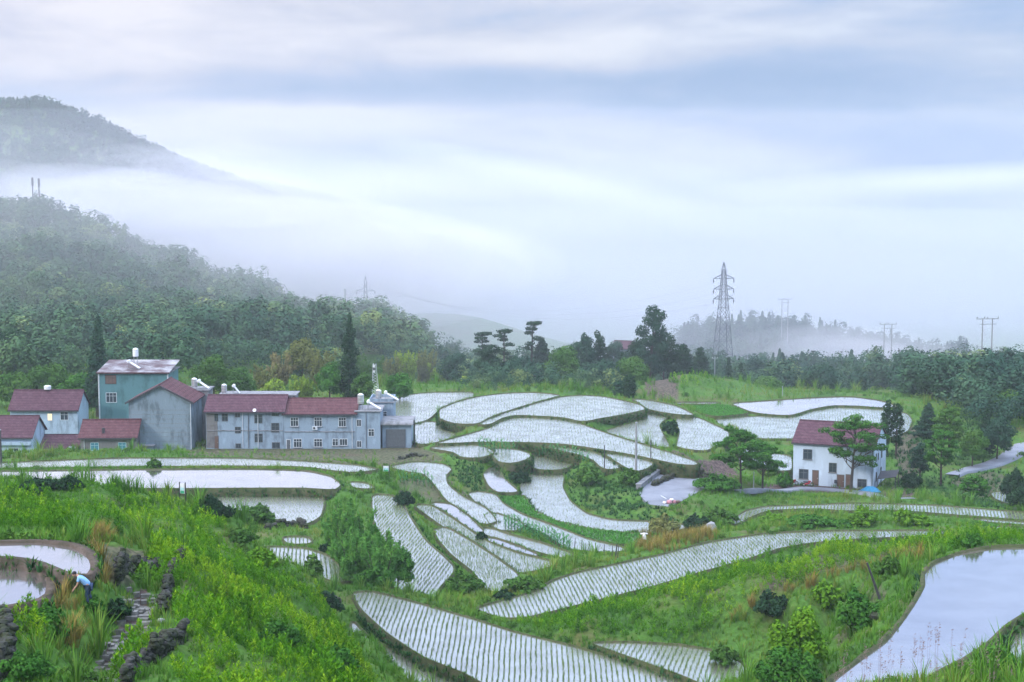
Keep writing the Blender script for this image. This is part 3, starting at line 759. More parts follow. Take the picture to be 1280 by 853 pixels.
# ------------------------------------------------------------------ vegetation zones in photo pixels (later wins)
ZONES = [
 ('grass', [(-400,400),(1700,400),(1700,1200),(-400,1200)]),
 ('weed', [(-90,607),(110,610),(190,625),(240,636),(285,655),(280,690),(240,690),(190,680),(120,672),(60,668),(-90,664)]),
 ('weed', [(205,700),(250,690),(330,706),(365,712),(400,752),(430,795),(462,835),(480,880),(215,900),(225,820),(215,780),(212,740)]),
 ('weed', [(640,776),(700,765),(760,752),(850,730),(930,705),(1000,686),(1080,678),(1190,670),(1290,672),(1285,682),(1230,684),(1190,692),(1130,700),(1040,715),(960,740),(900,775),(860,800),(790,800),(720,796),(660,788)]),
 ('weed', [(0,760),(50,760),(70,790),(60,820),(20,810)]),
 ('weed', [(150,790),(190,780),(205,800),(180,853),(150,860),(140,840)]),
 ('weed', [(185,700),(215,690),(215,720),(190,740)]),
 ('reed', [(60,725),(85,715),(92,745),(115,790),(112,815),(90,815),(72,780),(55,760)]),
 ('reed', [(120,670),(165,690),(130,730),(112,715),(112,695)]),
 ('soil', [(140,680),(185,690),(180,700),(165,725),(140,735),(128,715)]),
 ('weed', [(836,468),(850,465),(880,467),(892,478),(885,486),(840,486)]),
 ('reed', [(800,668),(880,660),(900,675),(850,690),(790,692)]),
 ('reed', [(900,772),(960,742),(1040,716),(1110,704),(1150,694),(1152,700),(1100,712),(1040,724),(965,752),(905,780)]),
 ('darkgrass', [(706,590),(735,582),(795,600),(830,640),(855,655),(760,650),(715,630)]),
 ('darkgrass', [(560,565),(600,570),(612,600),(600,640),(570,600),(556,580)]),
 ('darkgrass', [(1110,530),(1240,520),(1260,640),(1120,615)]),
 ('soil', [(235,562),(545,560),(560,575),(500,582),(430,578),(235,571)]),
 ('soil', [(840,562),(870,575),(905,575),(925,598),(895,596),(860,582),(836,575)]),
 ('soil', [(545,605),(600,640),(560,625)]),
 ('soil', [(490,600),(545,600),(560,640),(540,628),(500,612)]),
 ('none', [(817,584),(899,599),(896,604),(869,619),(848,631),(836,636),(812,633),(800,620),(806,612)]),
 ('none', [(164,741),(184,741),(184,775),(160,820),(140,853),(110,853),(130,820),(155,770)]),
 ('none', [(905,609),(950,608),(1000,608),(1045,610),(1140,620),(1140,628),(1080,622),(1040,617),(1000,615),(905,617)]),
 ('none', [(1186,598),(1190,592),(1212,584),(1240,578),(1258,570),(1268,556),(1310,550),(1310,560),(1278,566),(1262,580),(1240,588),(1212,594)]),
 ('none', [(255,556),(520,556),(520,562),(255,562)]),
 ('none', [(820,470),(835,470),(850,500),(820,500)]),
]
def veg_points(d0, d1, dens, seed, u0=-0.34, u1=0.34):
    r = np.random.default_rng(seed)
    area = (u1 - u0) * (d1 * d1 - d0 * d0) / 2
    n = int(area * dens)
    d = np.sqrt(r.uniform(d0 * d0, d1 * d1, n)); t = r.uniform(u0, u1, n)
    x, y = t * d, d
    ok = ~in_paddy(x, y); x, y = x[ok], y[ok]
    z = ground(x, y)
    u, v = project(x, y, z)
    zone = np.zeros(len(x), int)
    for k, (nm, poly) in enumerate(ZONES):
        jit = smooth_noise(x, y, 21, 6, 0.05, 0.5) * 4
        zone[inside(u + jit, v + jit * 0.5, poly)] = k
    names = np.array([z_[0] for z_ in ZONES])[zone]
    return x, y, z, names, r

def emit(name, protos, mat, x, y, z, scale, tint, label, r, cat=None):
    n = len(x)
    if n == 0: return
    V, T, tn = merge(protos, r.integers(0, len(protos), n), np.stack([x, y, z], 1), scale, r.uniform(0, 2 * PI, n), tint)
    o = mesh_np(name, V, tris=T, tint=tn, mat=mat)
    tag(o, label, cat, kind='stuff')

acc = {}
def push(key, x, y, z, s, t):
    acc.setdefault(key, []).append((x, y, z, s, t))
for (d0, d1, dens, sc, sd_) in [(36, 100, 9.0, 0.95, 1), (100, 170, 5.5, 1.05, 2), (170, 260, 2.6, 1.15, 3), (260, 420, 0.6, 1.6, 4)]:
    x, y, z, nm, r = veg_points(d0, d1, dens, 100 + sd_)
    big = smooth_noise(x, y, 31, 8, 0.03, 0.5)
    tint = 0.5 + 0.16 * big + r.normal(0, 0.1, len(x))
    s = sc * r.uniform(0.7, 1.3, len(x)) * (1 + 0.15 * smooth_noise(x, y, 41, 6, 0.1, 0.8))
    keep = ~((nm == 'soil') & (r.random(len(x)) > 0.1)) & (nm != 'none')
    m = keep & ((nm == 'grass') | (nm == 'soil'))
    push('grass', x[m], y[m], z[m], s[m] * 0.9, tint[m] + 0.05)
    m = keep & (nm == 'darkgrass'); push('darkgrass', x[m], y[m], z[m], s[m] * 1.1, tint[m])
    m = keep & (nm == 'weed') & (r.random(len(x)) < 0.85); push('weed', x[m], y[m], z[m], s[m] * (0.8 + 0.25 * smooth_noise(x, y, 43, 6, 0.15, 1.0)[m]), np.clip(tint[m] + 0.18 * smooth_noise(x, y, 44, 6, 0.08, 0.6)[m] + r.normal(0, 0.1, m.sum()), 0, 1))
    rd = (nm == 'reed') & (r.random(len(x)) < 0.35)
    m = keep & (nm == 'reed') & ~rd; push('grass', x[m], y[m], z[m], s[m], tint[m] + 0.15)
    m = keep & rd; push('reed', x[m], y[m], z[m], s[m] * 0.8, tint[m])
    m = keep & (nm == 'weed') & (r.random(len(x)) < 0.5); push('grass', x[m] + 0.2, y[m], z[m], s[m] * 0.8, tint[m])
    # scattered low scrub in the rough grass
    m = keep & (nm == 'grass') & (r.random(len(x)) < 0.035 * sc) & (smooth_noise(x, y, 51, 6, 0.02, 0.2) > 0.1)
    push('scrub', x[m], y[m], z[m] - 0.1, s[m] * 0.55, tint[m])
    m = keep & (nm == 'grass') & (r.random(len(x)) < 0.05) & (smooth_noise(x, y, 61, 6, 0.02, 0.2) > 0.2)
    push('coarse', x[m], y[m], z[m], s[m] * 1.2, tint[m])
for key, (name, protos, mat, lab) in {
    'grass': ('grass', GRASS, 'grass', 'rough green grass covering the banks between the terraces'),
    'darkgrass': ('undergrowth', COARSE, 'darkgrass', 'dark low undergrowth on the slope in the middle of the terraces'),
    'weed': ('weeds', WEED, 'weed', 'lush bright green weeds growing upright on the fallow terraces'),
    'reed': ('dry_grass', TALLG, 'reed', 'yellow and brown dry grass on the bank edges'),
    'scrub': ('scrub', BUSH, 'shrub', 'low scrub scattered over the grassy banks'),
    'coarse': ('tall_grass', TALLG, 'grass', 'taller tufts of wild grass on the banks')}.items():
    A = [np.concatenate(c) for c in zip(*acc[key])]
    emit(name, protos, mat, A[0], A[1], A[2], A[3], np.clip(A[4], 0, 1), lab, np.random.default_rng(hash(key) % 1000 if False else len(key) * 7))

# grasses along the bunds
px, py, pz, ps = [], [], [], []
rb = np.random.default_rng(77)
for E, z, mud, dist in bund_edge:
    k = rb.random(len(E)) < (0.65 if mud else 0.8)
    e = E[k] + rb.normal(0, 0.08, (k.sum(), 2))
    px.append(e[:, 0]); py.append(e[:, 1]); pz.append(np.full(len(e), z + 0.08)); ps.append(rb.uniform(0.35, 0.95, len(e)) * np.where(smooth_noise(e[:, 0], e[:, 1], 71, 6, 0.05, 0.5) > 0.1, 1.3, 0.7))
px, py, pz, ps = map(np.concatenate, (px, py, pz, ps))
emit('bund_grass', SHORT, 'grass', px, py, pz, ps, np.clip(rb.normal(0.35, 0.2, len(px)), 0, 1), 'short grass growing along the terrace bunds', rb)

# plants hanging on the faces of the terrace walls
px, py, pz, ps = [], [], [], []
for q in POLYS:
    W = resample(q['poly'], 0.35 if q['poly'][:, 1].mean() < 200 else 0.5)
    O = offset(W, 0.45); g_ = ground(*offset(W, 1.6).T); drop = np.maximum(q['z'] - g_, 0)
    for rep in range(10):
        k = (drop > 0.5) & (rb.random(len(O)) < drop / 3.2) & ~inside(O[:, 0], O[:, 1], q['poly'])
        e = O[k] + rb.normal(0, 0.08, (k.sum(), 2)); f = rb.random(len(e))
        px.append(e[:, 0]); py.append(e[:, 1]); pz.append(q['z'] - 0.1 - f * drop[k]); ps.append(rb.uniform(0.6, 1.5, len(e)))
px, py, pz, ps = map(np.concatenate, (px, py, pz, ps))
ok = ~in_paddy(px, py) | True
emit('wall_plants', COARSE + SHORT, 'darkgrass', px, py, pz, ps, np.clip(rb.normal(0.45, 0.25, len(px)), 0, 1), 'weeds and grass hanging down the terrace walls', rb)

# ------------------------------------------------------------------ rice seedlings in rows
LEAN = {'F0': 0.03, 'F2': -0.22, 'R10': 0.2, 'R1': 0.25, 'R7': 0.5, 'R6': 0.5, 'R2': 0.35, 'H': 0.1, 'L1': -0.25, 'L3': -0.15, 'G2': 0.0, 'K6': -0.3, 'K8': 0.1, 'R4': 0.3}
def seedlings(q, gap, step, jit, seed):
    r = np.random.default_rng(seed)
    W = q['poly']; c = W.mean(0)
    ang = math.atan2(c[0], c[1]) + LEAN.get(q['name'], 0.0)       # row direction: bearing from +Y
    D = np.array([math.sin(ang), math.cos(ang)]); Rt = np.array([D[1], -D[0]])
    a = (W - c) @ Rt; b = (W - c) @ D
    A, B = np.meshgrid(np.arange(a.min(), a.max(), gap), np.arange(b.min(), b.max(), step), indexing='ij')
    A = A.ravel(); B = B.ravel()
    A = A + smooth_noise(B * 1.0, A * 0.3, seed, 5, 0.015, 0.12) * 0.13
    A = A + r.normal(0, jit, A.shape); B = B + r.normal(0, step * 0.25, B.shape)
    x = c[0] + A * Rt[0] + B * D[0]; y = c[1] + A * Rt[1] + B * D[1]
    m = inside(x, y, W); x, y = x[m], y[m]
    m = (dist_poly(x, y, W) > 0.22) & (r.random(len(x)) > 0.06 + 0.12 * (smooth_noise(x, y, seed + 1, 5, 0.05, 0.4) > 0.9))
    m &= ~((np.abs(x) > 1e8))
    return x[m], y[m]
sx, sy, sz, ss, st = [], [], [], [], []
fx, fy, fz, fs, ft = [], [], [], [], []
bx_, by_, bz_, bs_, bt_ = [], [], [], [], []
for i, q in enumerate(POLYS):
    if q['kind'] == 'flat' : continue
    W = q['poly']; dist = W[:, 1].mean()
    if q['kind'] == 'bed':
        r = np.random.default_rng(i); x = r.uniform(W[:, 0].min(), W[:, 0].max(), 60000); y = r.uniform(W[:, 1].min(), W[:, 1].max(), 60000)
        m = inside(x, y, W); ar = m.mean() * np.ptp(W[:, 0]) * np.ptp(W[:, 1]); x, y = x[m], y[m]
        n = min(len(x), int(ar * 14)); x, y = x[:n], y[:n]
        row = np.abs(((x * 0.6 + y * 0.8) / 1.6) % 1.0 - 0.5) > 0.07
        x, y = x[row], y[row]; n = len(x)
        bx_.append(x); by_.append(y); bz_.append(np.full(n, q['z'])); bs_.append(r.uniform(0.8, 1.2, n)); bt_.append(r.uniform(0, 1, n)); continue
    if q['name'] in ('PR2',): x, y = seedlings(q, 0.42, 0.24, 0.03, i)
    elif dist < 200: x, y = seedlings(q, 0.43, 0.19, 0.025, i)
    elif q['kind'] == 'green': x, y = seedlings(q, 0.45, 0.17, 0.04, i)
    else: x, y = seedlings(q, 0.5, 0.42, 0.11, i)
    n = len(x); r = np.random.default_rng(i + 50)
    far = dist > 200
    tgt = (fx, fy, fz, fs, ft) if far else (sx, sy, sz, ss, st)
    tgt[0].append(x); tgt[1].append(y); tgt[2].append(np.full(n, q['z'] - 0.02)); tgt[3].append(r.uniform(0.75, 1.2, n) * (1.3 if q['kind'] == 'green' else 1.0)); tgt[4].append(np.clip(r.normal(0.45 if not far else 0.55, 0.2, n), 0, 1))
NEARC = [np.concatenate(a) for a in (sx, sy, sz, ss, st)]
FARC = [np.concatenate(a) for a in (fx, fy, fz, fs, ft)]
print('rice', len(NEARC[0]), len(FARC[0]))
emit('rice_seedlings', RICE, 'rice', *NEARC[:3], NEARC[3] * 1.15, NEARC[4], 'thin rows of young rice seedlings standing in the nearer flooded terraces', np.random.default_rng(3))
emit('rice_seedlings', RICEF, 'rice', *FARC[:3], FARC[3] * 1.0, FARC[4], 'fine young rice seedlings standing in the far flooded terraces', np.random.default_rng(4))
BEDC = [np.concatenate(a) for a in (bx_, by_, bz_, bs_, bt_)]
emit('seedling_bed', [blade_tuft(7, 0.3, 0.22, 0.06, r0) for _ in range(4)], 'bed', *BEDC, 'dense bright green nursery bed of rice seedlings', np.random.default_rng(5))

# ------------------------------------------------------------------ forests
def crown_arrays(kind, n, leaf, r):
    """unit-height tree crown, base at z=0, returns (V,T,tv)"""
    if kind == 'round':
        k = 9; LC = r.normal(size=(k, 3)) * np.array([0.17, 0.17, 0.14]) + np.array([0, 0, 0.6]); LR = r.uniform(0.13, 0.24, k)
    elif kind == 'tall':
        k = 10; LC = np.stack([r.normal(0, 0.09, k), r.normal(0, 0.09, k), np.linspace(0.25, 0.88, k)], 1); LR = r.uniform(0.1, 0.19, k)
    elif kind == 'cone':
        z = r.uniform(0, 1, n) ** 1.3; a = r.uniform(0, 2 * PI, n); rad = 0.22 * (1 - z) * (0.75 + 0.35 * np.sin(z * 40)) * r.uniform(0.6, 1.1, n) + 0.01
        C = np.stack([np.cos(a) * rad, np.sin(a) * rad, z * 0.9 + 0.1], 1); D = unit(np.stack([np.cos(a), np.sin(a), np.full(n, 0.5)], 1) + r.normal(size=(n, 3)) * 0.35)
        V, T = leaf_cards(C, D, leaf * r.uniform(0.7, 1.3, n), 1.0, r); return V, T, np.repeat(r.uniform(-0.1, 0.1, n), 4)
    elif kind == 'bamboo':
        k = 9; a = r.uniform(0, 2 * PI, k); LC = np.stack([np.cos(a) * 0.17, np.sin(a) * 0.17, r.uniform(0.45, 0.92, k)], 1); LR = r.uniform(0.08, 0.15, k)
    kk = r.integers(0, k, n); D = unit(r.normal(size=(n, 3)) + np.array([0, 0, 0.3]))
    C = LC[kk] + D * (LR[kk] * r.uniform(0.6, 1.1, n))[:, None] * (np.array([0.8, 0.8, 1.6]) if kind in ('bamboo',) else np.ones(3))
    Nn = unit(D + (C - np.array([0, 0, 0.45])) * 1.0 + r.normal(size=(n, 3)) * 0.35)
    V, T = leaf_cards(C, Nn, leaf * r.uniform(0.7, 1.3, n), 1.0, r)
    return V, T, np.repeat(r.uniform(-0.08, 0.08, n) + (kk % 3 - 1) * 0.05, 4)
rf = np.random.default_rng(19)
FP = {k: [crown_arrays(k, 480, 0.034, rf) for _ in range(4)] for k in ('round', 'tall', 'cone', 'bamboo')}
FPF = [crown_arrays(k, 110, 0.075, rf) for k in ('round', 'tall', 'cone', 'round', 'tall')]
FORESTS = [  # label, (u0,u1), (d0,d1), spacing area, height range, material, protos mix, clip(v) function
 ('dense mixed wood of bamboo and broadleaved trees on the near left hill', (-110, 530), (338, 690), 24, (7, 12), 'forest_hill', ['round', 'tall', 'bamboo', 'round'], 1),
 ('dark wooded hill rising out of the mist far to the left', (-130, 490), (800, 1080), 11, (4.5, 8), 'forest_dark', None, 2),
 ('misty wood on the low hill beyond the pylon', (850, 1215), (560, 800), 42, (10, 17), 'forest_dark', ['round', 'tall', 'cone'], 3),
 ('dense dark wood on the rise above the bend in the road', (1135, 1360), (312, 500), 17, (6, 10), 'forest', ['round', 'round', 'tall'], 4),
 ('belt of woodland behind the highest terraces', (480, 900), (336, 520), 18, (4.5, 7.5), 'forest', ['round', 'tall', 'round', 'cone'], 5),
 ('hazy wood in the dip behind the mirror paddies', (880, 1150), (390, 600), 24, (4.5, 10.5), 'forest', ['round', 'tall', 'cone'], 6),
 ('faint green wooded ridge in the mist beyond the umbrella pines', (480, 900), (520, 720), 45, (7, 11), 'forest', ['round', 'tall'], 7),
]
for lab, (u0, u1), (d0, d1), ar, (h0, h1), mat, mix, idn in FORESTS:
    r = np.random.default_rng(200 + idn)
    t0, t1 = (u0 - CX) / FPX, (u1 - CX) / FPX
    n = int((t1 - t0) * (d1 ** 2 - d0 ** 2) / 2 / ar)
    d = np.sqrt(r.uniform(d0 ** 2, d1 ** 2, n)); x = r.uniform(t0, t1, n) * d
    
    if idn == 1: m = (d > np.where(x / d > (430 - CX) / FPX, 412, 374)) | (x / d < (235 - CX) / FPX) & (d > 350); x, d = x[m], d[m]
    if idn == 4: m = (d > 345) | (x / d > (1205 - CX) / FPX); x, d = x[m], d[m]
    if idn == 5: m = ~((x / d > (800 - CX) / FPX) & (d < 410)) & ~((x / d < (570 - CX) / FPX) & (d < 410)); x, d = x[m], d[m]
    n = len(x); z = ground(x, d)
    h = r.uniform(h0, h1, n) * (1 + 0.12 * smooth_noise(x, d, 91, 5, 0.01, 0.05))
    if idn == 5: h = h * np.clip((d - 322) / 45, 0.3, 1)
    wdt = r.uniform(0.85, 1.25, n) * (1.15 if idn != 3 else 0.9)
    sc = np.stack([h * wdt, h * wdt, h], 1)
    tint = np.clip(0.4 + 0.22 * smooth_noise(x, d, 95, 6, 0.006, 0.04) + r.normal(0, 0.22, n), 0, 1)
    protos = FPF if mix is None else sum([FP[k] for k in mix], [])
    V, T, tn = merge(protos, r.integers(0, len(protos), n), np.stack([x, d, z - 0.8], 1), sc, r.uniform(0, 2 * PI, n), tint)
    o = mesh_np('forest', V, tris=T, tint=tn, mat=mat); tag(o, lab, None, kind='stuff')
# ------------------------------------------------------------------ building materials
def mat_plaster(name, base, stain, s=0.35):
    return mat_rough(name, [[c * 0.75 for c in stain], stain, base, base, [min(1, c * 1.22) for c in base]], s * 1.6, 10, 0.9, 0.35, 6, stretch=(1, 1, 0.4))
mat_plaster('plaster_blue', (0.24, 0.32, 0.40), (0.16, 0.21, 0.26))
mat_plaster('plaster_pale', (0.34, 0.45, 0.56), (0.24, 0.31, 0.38))
mat_plaster('plaster_white', (0.46, 0.56, 0.68), (0.33, 0.41, 0.50), 0.25)
mat_plaster('plaster_grey', (0.19, 0.25, 0.30), (0.12, 0.16, 0.19))
mat_plaster('plaster_tan', (0.17, 0.17, 0.17), (0.10, 0.10, 0.11))
mat_plaster('plaster_teal', (0.09, 0.20, 0.22), (0.06, 0.14, 0.15), 0.2)
mat_plaster('concrete', (0.22, 0.23, 0.25), (0.13, 0.14, 0.15), 0.6)
def mat_tiles(name, c0, c1, c2):
    m, nt, out = newmat(name); L = nt.links.new
    tc = N(nt, 'ShaderNodeTexCoord')
    mp = N(nt, 'ShaderNodeMapping'); L(tc.outputs['Object'], mp.inputs[0])
    w = N(nt, 'ShaderNodeTexWave', wave_type='BANDS', bands_direction='X'); w.inputs['Scale'].default_value = 1.3
    L(mp.outputs[0], w.inputs[0])
    w2 = N(nt, 'ShaderNodeTexWave', wave_type='BANDS', bands_direction='Z'); w2.inputs['Scale'].default_value = 0.9; w2.wave_profile = 'SAW'
    L(mp.outputs[0], w2.inputs[0])
    n = N(nt, 'ShaderNodeTexNoise'); n.inputs['Scale'].default_value = 1.4; n.inputs['Detail'].default_value = 8; n.inputs['Roughness'].default_value = 0.8
    L(mp.outputs[0], n.inputs['Vector'])
    r = ramp(nt, [(0.3, c0), (0.5, c1), (0.72, c2)]); L(n.outputs['Fac'], r.inputs[0])
    r2 = ramp(nt, [(0.0, (0.6, 0.6, 0.6)), (0.5, (1.1, 1.1, 1.1))]); L(w2.outputs['Fac'], r2.inputs[0])
    mx = N(nt, 'ShaderNodeMix', data_type='RGBA', blend_type='MULTIPLY'); mx.inputs[0].default_value = 0.7
    L(r.outputs[0], mx.inputs[6]); L(r2.outputs[0], mx.inputs[7])
    b = N(nt, 'ShaderNodeBsdfPrincipled'); b.inputs['Roughness'].default_value = 0.8; b.inputs['Specular IOR Level'].default_value = 0.15
    L(mx.outputs[2], b.inputs['Base Color'])
    ad = N(nt, 'ShaderNodeMath', operation='ADD'); L(w.outputs['Fac'], ad.inputs[0]); L(w2.outputs['Fac'], ad.inputs[1])
    bp = N(nt, 'ShaderNodeBump'); bp.inputs['Strength'].default_value = 0.7; bp.inputs['Distance'].default_value = 0.08
    L(ad.outputs[0], bp.inputs['Height']); L(bp.outputs[0], b.inputs['Normal']); L(b.outputs[0], out.inputs[0])
mat_tiles('tile_purple', (0.05, 0.026, 0.038), (0.088, 0.042, 0.058), (0.14, 0.085, 0.10))
mat_tiles('tile_red', (0.055, 0.025, 0.032), (0.10, 0.042, 0.05), (0.15, 0.085, 0.09))
mat_rough('rust_reflection_sheet', [(0.05, 0.035, 0.04), (0.09, 0.06, 0.07), (0.22, 0.22, 0.24), (0.4, 0.4, 0.42)], 0.3, 8, 0.6, 0.2, 4)  # dark rust; the pale patches are white reflections put into the colour
mat_flat('dark_trim', (0.05, 0.05, 0.06), 0.7)
mat_flat('frame_white', (0.55, 0.60, 0.64), 0.5)
mat_flat('frame_dark', (0.12, 0.13, 0.14), 0.5)
mat_flat('frame_cyan', (0.40, 0.62, 0.68), 0.5)
mat_flat('glass', (0.035, 0.05, 0.065), 0.12, 0.0, 0.8)
mat_flat('glass_cyan', (0.06, 0.22, 0.30), 0.15, 0.0, 0.8)
mat_flat('door_wood', (0.13, 0.085, 0.07), 0.6)
mat_flat('door_metal', (0.10, 0.115, 0.13), 0.5)
mat_flat('steel', (0.62, 0.64, 0.66), 0.28, 0.75)
mat_flat('tube_white', (0.70, 0.72, 0.75), 0.35)
mat_flat('tube_dark', (0.03, 0.035, 0.06), 0.25)
mat_flat('galvanised', (0.30, 0.33, 0.36), 0.5, 0.4)
mat_flat('pole_concrete', (0.25, 0.26, 0.27), 0.8)
mat_flat('pole_dark', (0.045, 0.045, 0.05), 0.8)
mat_flat('tarp_blue', (0.03, 0.22, 0.42), 0.6)
mat_flat('red_plastic', (0.35, 0.04, 0.05), 0.5)
mat_flat('pink_cloth', (0.42, 0.2, 0.24), 0.8)
mat_flat('white_cloth', (0.7, 0.7, 0.7), 0.8)
mat_flat('tank_black', (0.05, 0.06, 0.08), 0.4)
mat_flat('ochre', (0.5, 0.33, 0.2), 0.7)
m, nt, out = newmat('lamp_window'); e = N(nt, 'ShaderNodeEmission'); e.inputs[0].default_value = (1.0, 0.78, 0.42, 1); e.inputs[1].default_value = 1.3; nt.links.new(e.outputs[0], out.inputs[0])

def M_face(x, y, ang):
    return Matrix.Translation((x, y, 0)) @ Matrix.Rotation(ang, 4, 'Z')

def add_window(root, T, x, z, w, h, frame='frame_white', pane='glass', bars=1, sill=True, name='window', grille=False):
    """window on a wall face; T maps (along-wall, outwards(-y), up)"""
    f = MB(); t = 0.07; o = 0.05
    f.box(x - t, x, -o, 0.02, z - t, z + h + t, T); f.box(x + w, x + w + t, -o, 0.02, z - t, z + h + t, T)
    f.box(x, x + w, -o, 0.02, z + h, z + h + t, T); f.box(x, x + w, -o, 0.02, z - t, z, T)
    for i in range(bars):
        xx = x + w * (i + 1) / (bars + 1); f.box(xx - 0.025, xx + 0.025, -o + 0.012, 0.02, z, z + h, T)
    if h > 1.0 and w > 0.8: f.box(x, x + w, -o + 0.016, 0.02, z + h * 0.66, z + h * 0.66 + 0.05, T)
    fo = f.build(name, frame, root)
    p = MB(); p.box(x, x + w, -0.015, 0.015, z, z + h, T); p.build('pane', pane, fo)
    if sill:
        s = MB(); s.box(x - 0.15, x + w + 0.15, -0.16, 0.0, z - t - 0.08, z - t - 0.003, T); s.build('sill', 'concrete', fo)
    return fo

def add_door(root, T, x, z, w, h, mat='door_wood', frame='frame_dark'):
    f = MB(); t = 0.08
    f.box(x - t, x, -0.05, 0.02, z, z + h + t, T); f.box(x + w, x + w + t, -0.05, 0.02, z, z + h + t, T); f.box(x, x + w, -0.05, 0.02, z + h, z + h + t, T)
    d = MB(); d.box(x, x + w, -0.025, 0.015, z, z + h, T)
    for k in (0.12, 0.55): d.box(x + w * 0.15, x + w * 0.85, -0.04, -0.026, z + h * k, z + h * (k + 0.33), T)
    do = d.build('door', mat, root); fo = f.build('door_frame', frame, do)
    k = MB(); k.box(x + w * 0.86, x + w * 0.93, -0.075, -0.028, z + h * 0.45, z + h * 0.51, T); k.build('handle', 'steel', do)

def gable_house(name, loc, rz, L_, D, H, RH, wall, tile, ov=0.45, axis='x', gable_ov=0.3, roof_drop=0.0):
    """root at the front-left base corner; x along the facade, y away"""
    root = empty(name, loc, rz)
    b = MB()
    if axis == 'x':
        prof = [(0, -1.5), (D, -1.5), (D, H), (D / 2, H + RH), (0, H)]
        vs = [(x, y, z) for x in (0, L_) for (y, z) in prof]; n = 5
    else:
        prof = [(0, -1.5), (L_, -1.5), (L_, H), (L_ / 2, H + RH), (0, H)]
        vs = [(x, y, z) for y in (0, D) for (x, z) in prof]; n = 5
    fs = [tuple(range(n)), tuple(range(2 * n - 1, n - 1, -1))] + [(i, (i + 1) % n, n + (i + 1) % n, n + i) for i in range(n)]
    b.add(vs, fs); b.build('wall', wall, root)
    r = MB(); th_ = 0.16; half = (D if axis == 'x' else L_) / 2; sl = RH / half
    lift = 0.02
    def slab(sgn):
        e = half + ov
        a0, a1 = (-gable_ov, (L_ if axis == 'x' else D) + gable_ov)
        pts = []
        for a in (a0, a1):
            for (c, z) in ((half - sgn * e, H + RH - e * sl + lift), (half, H + RH + lift), (half, H + RH + lift + th_), (half - sgn * e, H + RH - e * sl + lift + th_)):
                pts.append((a, c, z) if axis == 'x' else (c, a, z))
        return pts
    for sgn in (1, -1):
        r.add(slab(sgn), [(0, 1, 2, 3), (7, 6, 5, 4), (0, 4, 5, 1), (1, 5, 6, 2), (2, 6, 7, 3), (3, 7, 4, 0)])
    ro = r.build('roof', tile, root)
    c = MB()
    if axis == 'x': c.tube([(-gable_ov, half, H + RH + th_ + 0.03), (L_ + gable_ov, half, H + RH + th_ + 0.03)], 0.13, 6)
    else: c.tube([(half, -gable_ov, H + RH + th_ + 0.03), (half, D + gable_ov, H + RH + th_ + 0.03)], 0.13, 6)
    c.build('ridge_cap', tile, ro)
    if axis == 'x':
        e = MB(); e.box(-gable_ov, L_ + gable_ov, -ov - 0.1, -ov + 0.02, H - ov * sl - 0.08, H - ov * sl + 0.1); e.build('gutter', 'dark_trim', ro)
    else:
        e = MB()
        for s_ in (0, 1):
            x0, x1 = (-ov, half) if s_ == 0 else (L_ + ov, half)
            z0 = H - ov * sl
            e.add([(x0, -gable_ov - 0.06, z0 - 0.12), (x1, -gable_ov - 0.06, H + RH - 0.1), (x1, -gable_ov - 0.06, H + RH + 0.22), (x0, -gable_ov - 0.06, z0 + 0.2), (x0, -gable_ov - 0.002, z0 - 0.12), (x1, -gable_ov - 0.002, H + RH - 0.1), (x1, -gable_ov - 0.002, H + RH + 0.22), (x0, -gable_ov - 0.002, z0 + 0.2)],
                  [(0, 1, 2, 3), (7, 6, 5, 4), (0, 4, 5, 1), (1, 5, 6, 2), (2, 6, 7, 3), (3, 7, 4, 0)])
        e.build('fascia', 'dark_trim', ro)
    return root

def flat_house(name, loc, rz, L_, D, H, wall, parapet=0.5, roofmat='concrete'):
    root = empty(name, loc, rz)
    b = MB(); b.box(0, L_, 0, D, -1.5, H); b.build('wall', wall, root)
    r = MB(); r.box(-0.25, L_ + 0.25, -0.25, D + 0.25, H + 0.003, H + 0.16); r.build('roof', roofmat, root)
    if parapet:
        p = MB(); t = 0.18
        p.box(0, L_, 0, t, H + 0.163, H + parapet); p.box(0, L_, D - t, D, H + 0.163, H + parapet)
        p.box(0, t, t, D - t, H + 0.163, H + parapet); p.box(L_ - t, L_, t, D - t, H + 0.163, H + parapet); p.build('parapet', wall, root)
    return root

def downpipe(root, x, H, y=-0.08, mat='frame_white'):
    d = MB(); d.tube([(x, y, 0.1), (x, y, H)], 0.05, 6); d.build('downpipe', mat, root)

